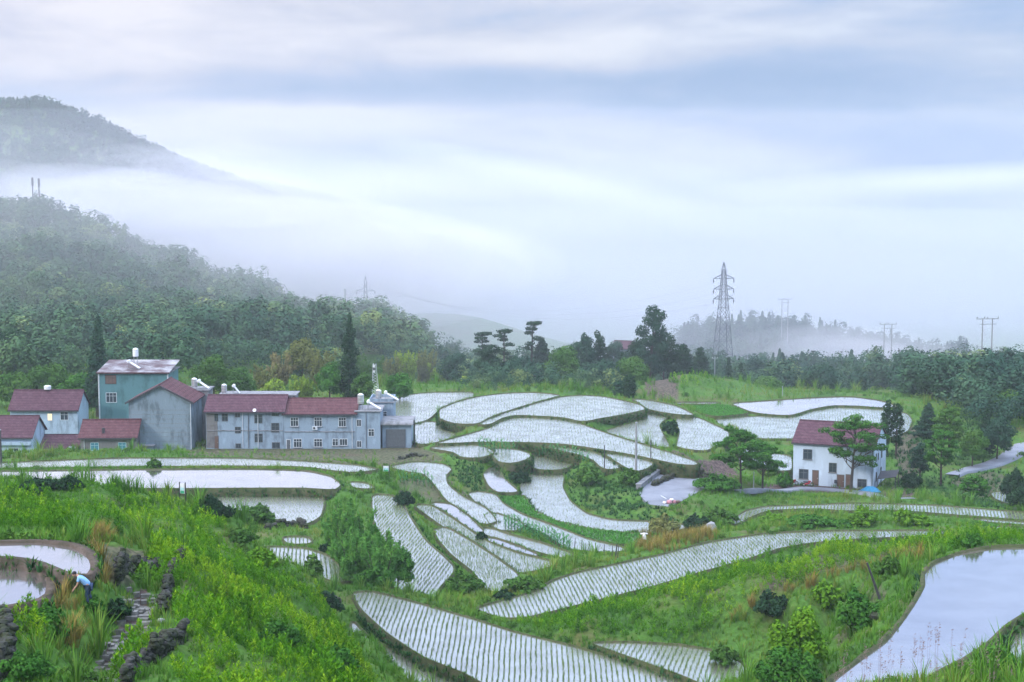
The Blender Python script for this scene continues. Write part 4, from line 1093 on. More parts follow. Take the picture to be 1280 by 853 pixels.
def water_tank(loc, label, r=0.5, h=1.3, stand=0.5, mat='steel', group=None):
    t = empty('water_tank', loc)
    tag(t, label, 'water tank', group)
    b = MB(); n = 16
    prof = [(r * 0.92, stand), (r, stand + 0.06), (r, stand + h * 0.25), (r * 0.97, stand + h * 0.27), (r, stand + h * 0.29), (r, stand + h * 0.6), (r * 0.97, stand + h * 0.62), (r, stand + h * 0.64), (r, stand + h * 0.86), (r * 0.6, stand + h * 0.96), (r * 0.25, stand + h), (0.01, stand + h + 0.02)]
    vs = [(a * math.cos(2 * PI * j / n), a * math.sin(2 * PI * j / n), z) for a, z in prof for j in range(n)]
    fs = [(i * n + j, i * n + (j + 1) % n, (i + 1) * n + (j + 1) % n, (i + 1) * n + j) for i in range(len(prof) - 1) for j in range(n)] + [tuple(range(n - 1, -1, -1))]
    b.add(vs, fs); b.build('tank', mat, t)
    s = MB()
    for a in (0.8, 2.4, 3.9, 5.5): s.tube([(r * 0.8 * math.cos(a), r * 0.8 * math.sin(a), 0), (r * 0.8 * math.cos(a), r * 0.8 * math.sin(a), stand + 0.05)], 0.03, 5)
    s.tube([(r * 0.85 * math.cos(2 * PI * j / 12), r * 0.85 * math.sin(2 * PI * j / 12), stand) for j in range(13)], 0.03, 5, False)
    s.build('stand', 'galvanised', t)
    return t

def solar_heater(loc, label, rz=0.0, w=1.5, run=1.7, mat='tube_white'):
    """horizontal drum on top of a sloping rack of glass tubes that falls to the right"""
    t = empty('solar_heater', loc, rz); tag(t, label, 'solar heater', 'solar water heaters on the roofs')
    ht = 1.35
    b = MB(); b.tube([(0, -w / 2, ht), (0, -w / 2 + 0.03, ht), (0, w / 2 - 0.03, ht), (0, w / 2, ht)], [0.18, 0.24, 0.24, 0.18], 12); b.build('drum', 'tube_white', t)
    p = MB()
    for i in range(9):
        y = -w / 2 + 0.12 + i * (w - 0.24) / 8; p.tube([(0.12, y, ht - 0.12), (run, y, 0.12)], 0.055, 5)
    p.build('tube_rack', mat, t)
    f = MB()
    for y in (-w / 2 + 0.05, w / 2 - 0.05):
        f = MB(); f.tube([(-0.1, y, 0), (0, y, ht - 0.15)], 0.03, 5); f.tube([(-0.1, y, 0.03), (run, y, 0.03)], 0.03, 5); f.tube([(run, y, 0.03), (0.05, y, ht - 0.2)], 0.03, 5)
        f.build('side_frame', 'galvanised', t)
    return t

def place(u, v, z):                 # corner point and px->metre scale there
    p = P(u, v, z); return p, ppm(p)
def W2(root, x, y, z):              # local point of a house in world
    c, s = math.cos(root.rotation_euler.z), math.sin(root.rotation_euler.z)
    return (root.location.x + x * c - y * s, root.location.y + x * s + y * c, root.location.z + z)
I4 = Matrix.Identity(4)
VC = 1 / CP                          # vertical px -> metres factor

# ---- row house with two tiled roofs: western half
z0 = 3.4
p, s = place(258, 561, z0)
LA = (355 - 258) / s; HA = (561 - 513.5) / s
g = gable_house('row_house', p, 0, LA, 8.0, HA, 1.9, 'plaster_blue', 'tile_purple')
tag(g, 'long two-storey blue-grey house with stained walls and purple roof, left half of the long row', 'house', 'village houses')
def px_win(root, u0, v0, u1, v1, ub, vb, s, **k):
    x = (u0 - ub) / s; w = (u1 - u0) / s; z = (vb - v1) / s; h = (v1 - v0) / s
    return add_window(root, I4, x, z, w, h, **k)
for (u0, v0, u1, v1, fr) in [(269, 517.5, 273, 526, 'frame_dark'), (278.5, 517.5, 285, 526, 'frame_dark'), (295, 516, 300.5, 521, 'frame_dark'), (294.5, 534, 301, 541, 'frame_dark'), (319, 518.5, 328, 528.5, 'frame_dark'),
                             (340, 529, 349, 540, 'frame_dark'), (319, 542.5, 328, 552.5, 'frame_dark'), (340.5, 553.5, 349.5, 560, 'frame_dark'), (340.5, 516, 349, 519.5, 'frame_dark'), (295, 555, 301, 560, 'frame_dark')]:
    px_win(g, u0, v0, u1, v1, 258, 561, s, frame=fr, bars=1, sill=False)
add_door(g, I4, (268.5 - 258) / s, 0.02, 4.5 / s, 2.0)
b = MB(); b.box(0.05, (272.5 - 258) / s, -0.012, -0.002, 0.1, HA - 0.1); b.build('wall_panel', 'plaster_tan', g)['label'] = 'weathered brown bare patch of wall'
for u in (304, 311, 323): downpipe(g, (u - 258) / s, HA, mat='frame_white' if u != 311 else 'frame_dark')
ROW_A = (g, LA, HA, s)
# ---- eastern half
p2, s2 = place(355.3, 561, z0)
LB = (445 - 355.3) / s2; HB = (561 - 516.5) / s2
g2 = gable_house('row_house', p2, 0, LB, 8.0, HB, 1.75, 'plaster_blue', 'tile_red')
tag(g2, 'pale blue two-storey house with white-framed windows, right half of the long row', 'house', 'village houses')
for (u0, v0, u1, v1) in [(364, 522, 373, 532.5), (393.5, 522, 402.5, 532.5), (424, 522, 432.5, 533), (367.5, 549, 377, 559), (393, 549, 402.5, 558.5), (416, 549, 422.5, 557), (425, 549, 434, 556.5)]:
    px_win(g2, u0, v0, u1, v1, 355.3, 561, s2, bars=2 if u1 - u0 > 8 else 1)
add_door(g2, I4, (358.5 - 355.3) / s2, 0.02, 4.5 / s2, 11 / s2, mat='door_metal', frame='frame_white')
downpipe(g2, (440.5 - 355.3) / s2, HB)
for hh_, LL_, gg_ in ((HA, LA, g), (HB, LB, g2)):
    b = MB(); b.box(0.1, LL_ - 0.1, -0.09, -0.003, hh_ * 0.47, hh_ * 0.47 + 0.12); b.build('string_course', 'concrete', gg_)
for k_, (xx, zz) in enumerate(((4.6, 3.1),)):
    b = MB(); b.box(xx, xx + 0.8, -0.35, -0.02, zz, zz + 0.55); ac = b.build('air_conditioner', 'frame_white', g2)
    b = MB(); b.tube([(xx + 0.3, -0.36, zz + 0.28), (xx + 0.3, -0.352, zz + 0.28)], 0.2, 10); b.build('fan_grille', 'dark_trim', ac)
b = MB(); b.tube([(0, 0, 0), (0, -0.06, 0.02), (0, -0.2, 0.1)], [0.04, 0.2, 0.3], 12); ds = b.build('satellite_dish', 'tube_white'); ds.location = W2(g, 7.9, -0.3, HA + 0.1); tag(ds, 'small white satellite dish at the eaves of the left half of the long row', 'satellite dish')
# rear wing roof behind the left half
pr = P(262, 556, z0); 
# ---- flat annex
p3, s3 = place(445.3, 561, z0)
LC_ = (475.5 - 445.3) / s3; HC = (561 - 514.5) / s3
g3 = flat_house('annex_house', p3, 0, LC_, 6.5, HC, 'plaster_blue', 0.0)
tag(g3, 'flat-roofed blue annex with small windows at the right end of the long row', 'house', 'village houses')
for (u0, v0, u1, v1) in [(446.5, 524.5, 451.5, 532.5), (461, 536.5, 467.5, 545), (446.5, 551.5, 451.5, 559)]:
    px_win(g3, u0, v0, u1, v1, 445.3, 561, s3, bars=1, frame='frame_white', sill=False)
downpipe(g3, (458 - 445.3) / s3, HC, mat='frame_dark')
x, y, z = W2(g3, 0.7, 1.0, HC + 0.163)
water_tank((x, y, z), 'tall steel water tank on the dark stand at the right end of the purple roof', 0.52, 1.7, 1.0)
solar_heater(W2(g3, 1.9, 1.3, HC + 0.163), 'white solar heater on the flat annex roof beside the steel tank', 0.0, 1.6, 2.0)
# rear block with its parapet
p4 = P(457, 561, z0) + np.array([0, 7.5, 0]); s4 = ppm(p4)
g4 = flat_house('rear_house', p4, 0, (492 - 462) / s4, 6.0, (561 - 508) / s4 - 0.6, 'plaster_blue', 0.6)
tag(g4, 'flat-roofed blue house peeping out behind the annex', 'house', 'village houses')
L4_, H4_ = (492 - 462) / s4, (561 - 508) / s4 - 0.6
T = Matrix.Translation((0, 0, 0))
add_window(g4, T, L4_ - 2.0, H4_ - 2.6, 0.9, 1.1, bars=1, sill=False)
water_tank(W2(g4, 1.4, 2.0, H4_ + 0.163), 'squat steel water tank on the rear roof behind the annex', 0.5, 1.5, 0.3)
solar_heater(W2(g4, 2.6, 1.6, H4_ + 0.163), 'white solar heater sloping down at the far right corner of the roofs', 0.0, 1.4, 2.1)
# ---- garage
p5, s5 = place(478, 560, z0)
LG = (514 - 478) / s5; HG = (560 - 531) / s5
g5 = empty('garage', p5); tag(g5, 'low garage with a wide dark shutter and rounded grey roof edge', 'garage')
b = MB(); b.box(0, LG, 0.15, 6, -1.5, HG); b.build('wall', 'plaster_blue', g5)
b = MB()
for i in range(22): b.box(0.6, LG - 0.9, 0.02, 0.14, 0.05 + i * 0.135, 0.05 + i * 0.135 + 0.12)
b.build('shutter', 'door_metal', g5)
b = MB(); vs = []; n = 9
for x in (-0.35, LG + 0.35):
    for j in range(n): a = PI * j / (n - 1) / 2; vs.append((x, -0.5 + 0.7 * (1 - math.cos(a)), HG + 0.02 + 0.55 * math.sin(a)))
    vs.append((x, 6.2, HG + 0.57)); vs.append((x, 6.2, HG + 0.02))
m_ = n + 2; b.add(vs, [tuple(range(m_)), tuple(range(2 * m_ - 1, m_ - 1, -1))] + [(i, (i + 1) % m_, m_ + (i + 1) % m_, m_ + i) for i in range(m_)])
b.build('roof', 'concrete', g5)
# solar heater + tank behind the left half ridge
water_tank(W2(g, 1.6, 8.4, HA + 0.9), 'steel water tank standing behind the left end of the long purple roof', 0.45, 1.4, 0.4)
gr = flat_house('rear_house', W2(g, 0.8, 8.3, 0), 0, 12.5, 4.5, HA + 1.35, 'concrete', 0.0)
tag(gr, 'grey flat concrete roof block rising just behind the left half of the long row', 'house', 'village houses')
for o_ in bpy.data.objects:
    if o_.get('label', '').startswith('steel water tank standing behind'): o_.location.z = gr.location.z + HA + 1.35 + 0.163
solar_heater((gr.location.x + 2.2, gr.location.y + 1.2, gr.location.z + HA + 1.35 + 0.163), 'small white solar heater on the flat roof behind the long purple roof', 0.0, 1.0, 1.0)

# ---- grey gable house
p, s = place(162, 562, z0)
Lf = (240 - 162) / s; Hf = (562 - 502) / s
g = gable_house('gable_house', p, 0, Lf, 9.5, Hf, (502 - 482) / s, 'plaster_grey', 'tile_red', axis='y', ov=0.5, gable_ov=0.35)
tag(g, 'tall bare-walled grey-blue house with its windowless gable end facing the terraces', 'house', 'village houses')
b = MB()
for k in range(9): b.box(0.15, Lf - 0.15, -0.02, -0.002, 0.6 + k * 0.72, 0.64 + k * 0.72)
b.build('course_lines', 'concrete', g)
downpipe(g, Lf - 0.1, Hf - 0.3); 
tt = flat_house('rear_house', W2(g, Lf - 3.2, 9.8, 0), 0, 4.2, 4.5, Hf + 0.5, 'concrete', 0.0); tag(tt, 'small grey block behind the right eave of the gable house', 'house', 'village houses')
water_tank(W2(tt, 1.8, 0.8, Hf + 0.663), 'steel water tank perched at the right eave of the grey gable house', 0.5, 1.5, 0.4)
solar_heater(W2(tt, 2.5, 1.0, Hf + 0.663), 'white solar heater sloping down over the right eave of the grey gable house', 0.0, 1.4, 1.7)

# ---- teal house
pt = PD(125, 540, 292); pt[2] = 3.6; s = ppm(pt)
def zt_(v): return CAMZ - (v - HOR) / FPX * 292 - 3.6
Lt = (212 - 125.5) / s; Ht = zt_(468)
g = flat_house('teal_house', pt, 0, Lt, 9.0, Ht, 'plaster_teal', 0.0)
tag(g, 'tall teal-painted house with a flat grey roof and two windows on the left', 'house', 'village houses')
b = MB(); b.add([(-0.3, -0.4, Ht + 0.17), (Lt + 0.3, -0.4, Ht + 0.17), (Lt + 0.3, 9.3, Ht + 1.3), (-0.3, 9.3, Ht + 1.3), (-0.3, -0.4, Ht + 0.27), (Lt + 0.3, -0.4, Ht + 0.27), (Lt + 0.3, 9.3, Ht + 1.4), (-0.3, 9.3, Ht + 1.4)], [(0, 1, 2, 3), (7, 6, 5, 4), (0, 1, 5, 4), (1, 2, 6, 5), (2, 3, 7, 6), (3, 0, 4, 7)]); b.build('roof_sheet', 'rust_reflection_sheet', g)
b = MB(); b.box(-0.35, Lt + 0.35, -0.47, -0.403, Ht + 0.1, Ht + 0.3); b.build('roof_edge', 'tile_red', g)
for xx in (0.03, Lt - 0.03):
    b = MB(); b.tube([(xx, -0.05, 0), (xx, -0.05, Ht)], 0.12, 4); b.build('corner_trim', 'frame_white', g)
for (u0, v0, u1, v1, mt) in [(134, 470, 147, 480.5, 'door_wood'), (134.5, 492.5, 147, 504, 'glass')]:
    add_window(g, I4, (u0 - 125.5) / s, zt_(v1), (u1 - u0) / s, (v1 - v0) / s, bars=2, pane=mt, frame='frame_white' if mt == 'glass' else 'dark_trim', sill=False)
water_tank(W2(g, (165 - 125.5) / s, 4.5, Ht + 0.9), 'white cylindrical water tank high on the roof of the teal house', 0.5, 1.5, 1.6, 'tube_white')
solar_heater(W2(g, (160 - 125.5) / s, 2.2, Ht + 0.6), 'slanting white solar heater on the roof of the teal house', 0.0, 1.3, 1.9)

# ---- low tan house with cyan windows
p, s = place(101, 574, 2.6)
L5 = (170 - 101) / s; H5 = (574 - 546) / s
g = gable_house('low_house', p, math.radians(3), L5, 7.5, H5, 2.0, 'plaster_tan', 'tile_red', ov=0.5)
tag(g, 'low tan house with purple roof and two cyan-framed windows', 'house', 'village houses')
for u0 in (114, 148): px_win(g, u0, 554, u0 + 9, 563, 101, 574, s, frame='frame_cyan', pane='glass_cyan', bars=1)
downpipe(g, 0.6, H5)
b = MB(); b.box(L5 * 0.38, L5 * 0.38 + 0.4, 0.5, 0.9, H5 + 0.3, H5 + 1.3); b.build('chimney', 'dark_trim', g)
# small flat extension on its right
p, s = place(171, 568, 2.8)
g = flat_house('shed', p, 0, 20 / s, 3.0, 10 / s, 'plaster_grey', 0.0); tag(g, 'small grey lean-to shed at the foot of the tall gable house', 'shed')
# ---- low purple shed roof
p, s = place(40, 573, 2.4)
g = gable_house('low_shed', p, 0, (94 - 40) / s, 9.0, 0.9, 2.0, 'plaster_grey', 'tile_purple', ov=0.4); tag(g, 'very low shed of which almost only the broad purple roof shows', 'shed')
b = MB(); b.box((87 - 40) / s, (95 - 40) / s, -1.0, -0.25, 0, 1.9); b.build('side_store', 'plaster_pale', g)
# ---- blue house at the left edge
p, s = place(-22, 577, 2.4)
Lx = (40 - -22) / s; H6 = (577 - 546) / s
g = gable_house('corner_house', p, 0, Lx, 8.0, H6, 2.6, 'plaster_pale', 'tile_purple', ov=0.35)
tag(g, 'pale blue low house cut by the left edge of the picture with one dark window', 'house', 'village houses')
px_win(g, 11.5, 560.5, 23.5, 573.5, -22, 577, s, bars=1, frame='frame_white', sill=False)
b = MB(); b.box(0, Lx, -0.5, 0, (577 - 556) / s, (577 - 552) / s); b.build('canopy', 'plaster_pale', g)
# ---- white house behind with the lit window
pb = PD(14, 560, 284); pb[2] = 3.2; s = ppm(pb)
def zb_(v): return CAMZ - (v - HOR) / FPX * 284 - 3.2
Lb = (98 - 14) / s; Hb = zb_(513)
g = gable_house('rear_white_house', pb, 0, Lb, 7.5, Hb, 2.6, 'plaster_pale', 'tile_purple', ov=0.4)
tag(g, 'pale two-storey house with a long purple roof and one lit yellow window', 'house', 'village houses')
add_window(g, I4, (61 - 14) / s, zb_(527), 5 / s, 8 / s, pane='lamp_window', bars=1, sill=False)['label'] = 'lit yellow window'
add_window(g, I4, (77 - 14) / s, zb_(526.5), 9 / s, 9.5 / s, bars=1, sill=False)
add_window(g, I4, (46 - 14) / s, zb_(535), 8.5 / s, 8 / s, bars=1, sill=False)
water_tank(W2(g, (54 - 14) / s, 3.75, Hb + 2.75), 'low white rooftop tank on the ridge of the leftmost rear purple roof', 0.6, 0.7, 0.1, 'tube_white')

# ---- white house on the right
p, s = place(991, 605, 0.0)
ang = -math.radians(22)
LW = 93 / s / math.cos(ang); DW = 10.4; HW = 53 / s
g = gable_house('white_house', p, ang, LW, DW, HW, 2.5, 'plaster_white', 'tile_purple', ov=0.35, gable_ov=0.25)
tag(g, 'white two-storey farmhouse with purple roof standing alone at the road end', 'house')
GW = g
sw = s * math.cos(ang)
def pw(u0, v0, u1, v1, **k):
    x = (u0 - 991) / sw; dv = (u0 - 991) * 0.067; z = (605 + dv - v1) / s; return x, z, (u1 - u0) / sw, (v1 - v0) / s
for (u0, v0, u1, v1) in [(1003, 561.5, 1012.5, 573), (998.5, 586.5, 1008.5, 598), (1033, 578.5, 1041, 589.5), (1033.5, 561, 1041.5, 565), (1066, 598.5, 1075.5, 608)]:
    x, z, w_, h_ = pw(u0, v0, u1, v1); add_window(g, I4, x, z, w_, h_, frame='frame_dark', bars=1)
for (u0, v0, u1, v1) in [(1014, 588.5, 1020.5, 607), (1042.5, 594.5, 1050, 609.5), (1052.5, 594, 1059.5, 610)]:
    x, z, w_, h_ = pw(u0, v0, u1, v1); add_door(g, I4, x, 0.03, w_, h_)
TG = Matrix.Translation((LW, 0, 0)) @ Matrix.Rotation(PI / 2, 4, 'Z')
for (y, z, w_, h_) in [(1.6, 0.9, 0.9, 1.4), (5.6, 0.9, 0.9, 1.5), (3.0, 4.0, 0.7, 1.0), (5.9, 3.9, 0.9, 1.5), (1.2, 4.0, 0.7, 1.2)]:
    add_window(g, TG, y, z, w_, h_, frame='frame_dark', bars=1, sill=False)
downpipe(g, LW - 0.25, HW - 0.2, mat='frame_dark'); 
b = MB(); b.box(LW * 0.52, LW * 0.52 + 0.35, -0.3, -0.01, 0.6, 1.1); b.build('meter_box', 'tank_black', g)
# rooftop chimney block and black tank
b = MB(); b.box(-0.55, 0.55, -0.4, 0.4, 0, 1.5); b.box(-0.68, 0.68, -0.5, 0.5, 1.503, 1.62); ch = b.build('chimney', 'ochre', g); ch.location = (LW * 0.62, DW * 0.62, HW + 1.2); 
water_tank(W2(g, LW * 0.69, DW * 0.55, HW + 1.9), 'dark blue-black water tank on the ridge of the white farmhouse', 0.42, 1.5, 0.5, 'tank_black')
# lean-to and blue tarp at the right corner
x, y, z = W2(g, LW + 0.3, -0.6, 0)
sh = empty('lean_to', (x, y, 0), ang); tag(sh, 'dark sloping lean-to against the right gable of the white farmhouse', 'shed')
b = MB(); b.add([(0.2, 0.6, 1.6), (3.0, 0.6, 2.1), (3.0, 3.6, 2.7), (0.2, 3.6, 2.3), (0.2, 0.6, 1.68), (3.0, 0.6, 2.18), (3.0, 3.6, 2.78), (0.2, 3.6, 2.38)], [(0, 1, 2, 3), (7, 6, 5, 4), (0, 1, 5, 4), (1, 2, 6, 5), (2, 3, 7, 6), (3, 0, 4, 7)]); b.build('roof', 'dark_trim', sh)
for q_ in ((0.3, 0.7, 1.62), (2.9, 0.7, 2.1), (2.9, 3.5, 2.65), (0.3, 3.5, 2.3)):
    b = MB(); b.tube([(q_[0], q_[1], -0.3), q_], 0.06, 5); b.build('post', 'pole_dark', sh)
# blue tarp heap: draped sheet
n = 14; vs = []; fs = []; rr = random.Random(4)
for i in range(n):
    for j in range(n):
        a, b_ = i / (n - 1) * 2 - 1, j / (n - 1) * 2 - 1
        vs.append((a * 1.5, b_ * 1.0, max(0.0, 0.8 * (1 - a * a) * (1 - b_ * b_) + rr.uniform(-0.05, 0.05)) + 0.02))
for i in range(n - 1):
    for j in range(n - 1): fs.append((i * n + j, (i + 1) * n + j, (i + 1) * n + j + 1, i * n + j + 1))
b = MB(); b.add(vs, fs); o = b.build('tarpaulin', 'tarp_blue'); o.location = W2(g, LW - 0.2, -1.7, 0.0); tag(o, 'blue tarpaulin heaped on the ground at the corner of the white farmhouse', 'tarpaulin')

# ---- distant house among the trees
pd_ = PD(765, 440, 445); s = ppm(pd_)
pd_[2] = CAMZ - (440 - HOR) / FPX * 445 - 5
g = gable_house('distant_house', pd_, math.radians(-20), 5.0, 6.0, 6.0, 1.5, 'plaster_grey', 'tile_purple')
tag(g, 'distant pale house whose reddish roof shows between the dark trees behind the terraces', 'house')
add_window(g, I4, 0.8, 4.0, 0.9, 1.1, sill=False); add_window(g, I4, 3.0, 4.0, 0.9, 1.1, sill=False)
# ------------------------------------------------------------------ individual trees and shrubs
mat_rough('bark', [(0.03, 0.025, 0.022), (0.07, 0.06, 0.05)], 3, 5, 0.9, 0.4, 12)
LEAFM = {}
for nm, c in {
    'green': ((0.03, 0.085, 0.022), (0.06, 0.14, 0.028), (0.12, 0.2, 0.04)),
    'dark': ((0.012, 0.035, 0.02), (0.024, 0.058, 0.028), (0.045, 0.085, 0.035)),
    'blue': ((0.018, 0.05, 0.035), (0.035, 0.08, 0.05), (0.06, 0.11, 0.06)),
    'yellow': ((0.11, 0.19, 0.03), (0.20, 0.30, 0.04), (0.30, 0.40, 0.06)),
    'olive': ((0.08, 0.11, 0.035), (0.16, 0.18, 0.06), (0.25, 0.24, 0.09)),
    'tan': ((0.13, 0.13, 0.06), (0.22, 0.2, 0.09), (0.3, 0.26, 0.12)),
    'bright': ((0.035, 0.12, 0.015), (0.10, 0.23, 0.02), (0.22, 0.36, 0.03)),
    'bamboo': ((0.04, 0.14, 0.03), (0.09, 0.24, 0.045), (0.2, 0.38, 0.07)),
    'lush': ((0.02, 0.08, 0.02), (0.05, 0.15, 0.025), (0.10, 0.24, 0.035))}.items():
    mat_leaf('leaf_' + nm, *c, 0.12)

def limb_tree(h, w, kind, r):
    """returns (blobs centre/radius list, trunk MB); unit metres, base at origin"""
    mb = MB(); blobs = []
    lean = r.normal(0, 0.03, 2) * h
    def tr(f): return Vector((lean[0] * f, lean[1] * f, h * f))
    if kind in ('round', 'open'):
        t0 = 0.32 if kind == 'round' else 0.4
        mb.tube([tr(0) - Vector((0, 0, 0.4)), tr(0.15), tr(t0), tr(0.6), tr(0.85)], [0.032 * h ** 0.9, 0.026 * h ** 0.9, 0.02 * h ** 0.9, 0.011 * h ** 0.9, 0.004 * h], 7)
        nb = 9 if kind == 'round' else 15
        for i in range(nb):
            f = t0 + (1 - t0) * (i + 0.5) / nb * 0.93; a = i * 2.4 + r.uniform(-0.4, 0.4)
            prof = math.sin(min(1, max(0.08, (f - t0) / (1 - t0) * 0.85 + 0.18)) * PI) ** 0.7
            R = w / 2 * prof * r.uniform(0.55, 0.95)
            c = tr(f) + Vector((math.cos(a) * R * 0.8, math.sin(a) * R * 0.8, r.uniform(0, 0.05) * h))
            s0 = tr(max(t0 * 0.8, f - 0.16)); mid = (s0 + c) / 2 + Vector((0, 0, -0.02 * h))
            mb.tube([s0, mid, c], [0.011 * h ** 0.9, 0.007 * h ** 0.9, 0.003 * h], 5)
            br = w * (r.uniform(0.17, 0.27) if kind == 'round' else r.uniform(0.10, 0.16))
            blobs.append((c, (br, br, br * (0.8 if kind == 'round' else 0.42))))
            if kind == 'open':
                for _ in range(2):
                    c2 = c + Vector((r.normal(0, 0.1) * w, r.normal(0, 0.1) * w, r.normal(0, 0.03) * h)); b2 = br * 0.75
                    mb.tube([mid, c2], [0.006 * h ** 0.9, 0.002 * h], 4); blobs.append((c2, (b2, b2, b2 * 0.5)))
        if kind == 'round': blobs.append((tr(0.62), (w * 0.3, w * 0.3, h * 0.2)))
    elif kind == 'pine':
        mb.tube([tr(0) - Vector((0, 0, 0.4)), tr(0.3), tr(0.6), tr(0.95)], [0.024 * h, 0.02 * h, 0.014 * h, 0.005 * h], 7)
        for i in range(7):
            f = 0.52 + 0.46 * i / 6; a = i * 2.1 + r.uniform(-0.5, 0.5); R = w * 0.34 * (1.15 - f * 0.75) * r.uniform(0.6, 1.2)
            c = tr(f) + Vector((math.cos(a) * R, math.sin(a) * R, 0.01 * h)); mb.tube([tr(f - 0.05), c], [0.009 * h, 0.003 * h], 5)
            blobs.append((c, (w * r.uniform(0.17, 0.25), w * r.uniform(0.15, 0.22), h * 0.035)))
        blobs.append((tr(0.98), (w * 0.24, w * 0.2, h * 0.04)))
    elif kind in ('cypress', 'column'):
        mb.tube([tr(0) - Vector((0, 0, 0.4)), tr(0.5), tr(0.96)], [0.02 * h, 0.012 * h, 0.002 * h], 6)
        n = 13
        for i in range(n):
            f = 0.06 + 0.9 * i / (n - 1)
            prof = (math.sin(PI * min(1, (1 - f) * 0.62 + 0.02)) ** 0.8) if kind == 'cypress' else (math.sin(PI * (0.15 + 0.8 * f)) ** 0.5)
            R = w / 2 * max(0.1, prof)
            blobs.append((tr(f) + Vector((r.normal(0, 0.06) * w, r.normal(0, 0.06) * w, 0)), (R * r.uniform(0.75, 1), R * r.uniform(0.75, 1), h * 0.075)))
    elif kind == 'conifer':
        mb.tube([tr(0) - Vector((0, 0, 0.4)), tr(0.5), tr(0.98)], [0.022 * h, 0.013 * h, 0.002 * h], 6)
        n = 40
        for i in range(n):
            f = 0.12 + 0.86 * (i / (n - 1)); a = i * 2.399; R = w / 2 * (1 - f) ** 0.75 * r.uniform(0.75, 1.1) + 0.02 * w
            c = tr(f) + Vector((math.cos(a) * R * 0.6, math.sin(a) * R * 0.6, -0.01 * h)); mb.tube([tr(f), c], [0.005 * h, 0.002 * h], 4)
            blobs.append((c, (R * 0.55 + 0.06 * w, R * 0.55 + 0.06 * w, h * 0.045)))
    elif kind == 'poplar':
        mb.tube([tr(0) - Vector((0, 0, 0.4)), tr(0.4), tr(0.95)], [0.022 * h, 0.016 * h, 0.003 * h], 6)
        n = 15
        for i in range(n):
            f = 0.28 + 0.68 * i / (n - 1); a = i * 2.4; R = w * 0.33 * math.sin(PI * (0.2 + 0.72 * (f - 0.28) / 0.68)) * r.uniform(0.6, 1.1)
            c = tr(f) + Vector((math.cos(a) * R, math.sin(a) * R, 0)); mb.tube([tr(f - 0.1), c], [0.007 * h, 0.002 * h], 4)
            blobs.append((c, (w * 0.2, w * 0.2, h * 0.075)))
    elif kind == 'bamboo':
        for i in range(24):
            a = i * 2.4; b0 = Vector((math.cos(a) * w * 0.14, math.sin(a) * w * 0.14, -0.3)); hh = h * r.uniform(0.55, 1.05)
            out_ = Vector((math.cos(a), math.sin(a), 0)) * w * r.uniform(0.05, 0.42)
            pts = [b0, b0 + Vector((0, 0, hh * 0.45)) + out_ * 0.12, b0 + Vector((0, 0, hh * 0.8)) + out_ * 0.45, b0 + Vector((0, 0, hh * 0.93)) + out_ * 0.9]
            mb.tube(pts, [0.05, 0.045, 0.03, 0.01], 5)
            for f in (0.25, 0.42, 0.6, 0.78, 0.93):
                k = f * 3; j = min(2, int(k)); p = pts[j].lerp(pts[j + 1], k - j)
                blobs.append((p + Vector((r.normal(0, 0.03) * w, r.normal(0, 0.03) * w, 0)), (w * 0.085 * (1.25 - f), w * 0.085 * (1.25 - f), h * 0.08)))
    elif kind == 'shrub':
        for i in range(17):
            a = i * 2.399 + r.uniform(-0.3, 0.3); q = (i + 0.5) / 17; R = w * 0.46 * math.sqrt(q) * r.uniform(0.8, 1.1); top = (1 - 0.6 * q) * r.uniform(0.6, 1.0)
            c = Vector((math.cos(a) * R, math.sin(a) * R, h * top * 0.82))
            mb.tube([Vector((0, 0, -0.2)), c * 0.5 + Vector((0, 0, 0.05 * h)), c], [0.02 + 0.008 * h, 0.015, 0.008], 4); k = r.uniform(0.09, 0.17); blobs.append((c, (w * k, w * k, h * r.uniform(0.1, 0.2))))
            if r.random() < 0.5: blobs.append((c + Vector((0, 0, h * 0.14)), (w * 0.04, w * 0.04, h * 0.1)))
        blobs.append((Vector((0, 0, h * 0.35)), (w * 0.3, w * 0.3, h * 0.3)))
    return blobs, mb

def leaves_on(blobs, leaf, dens, r, kind):
    C, Nn, tv = [], [], []
    zc = np.mean([b[0][2] for b in blobs])
    for c, rad in blobs:
        rad = np.array(rad); area = 4 * PI * ((rad[0] * rad[1]) + rad[0] * rad[2] + rad[1] * rad[2]) / 3
        n = int(max(14, dens * area / (leaf * leaf * 1.2)))
        D = unit(r.normal(size=(n, 3))); q = np.array(c)[None] + D * rad * (r.uniform(0.45, 1.12, n) ** 0.7)[:, None]
        nn = unit(D / rad * rad.mean() + np.array([0, 0, 0.35]) + r.normal(size=(n, 3)) * 0.5)
        C.append(q); Nn.append(nn); tv.append(np.full(n, r.uniform(-0.14, 0.14)) + r.uniform(-0.13, 0.13, n))
    C = np.concatenate(C); Nn = np.concatenate(Nn); tv = np.concatenate(tv)
    ok = C[:, 2] > 0.03; C, Nn, tv = C[ok], Nn[ok], tv[ok]
    V, T = leaf_cards(C, Nn, leaf * r.uniform(0.6, 1.35, len(C)) * (1.3 if kind == 'bamboo' else 1.0), 0.45 if kind == 'bamboo' else 1.0, r)
    return V, T, np.repeat(np.clip(tv + 0.5, 0, 1), 4)

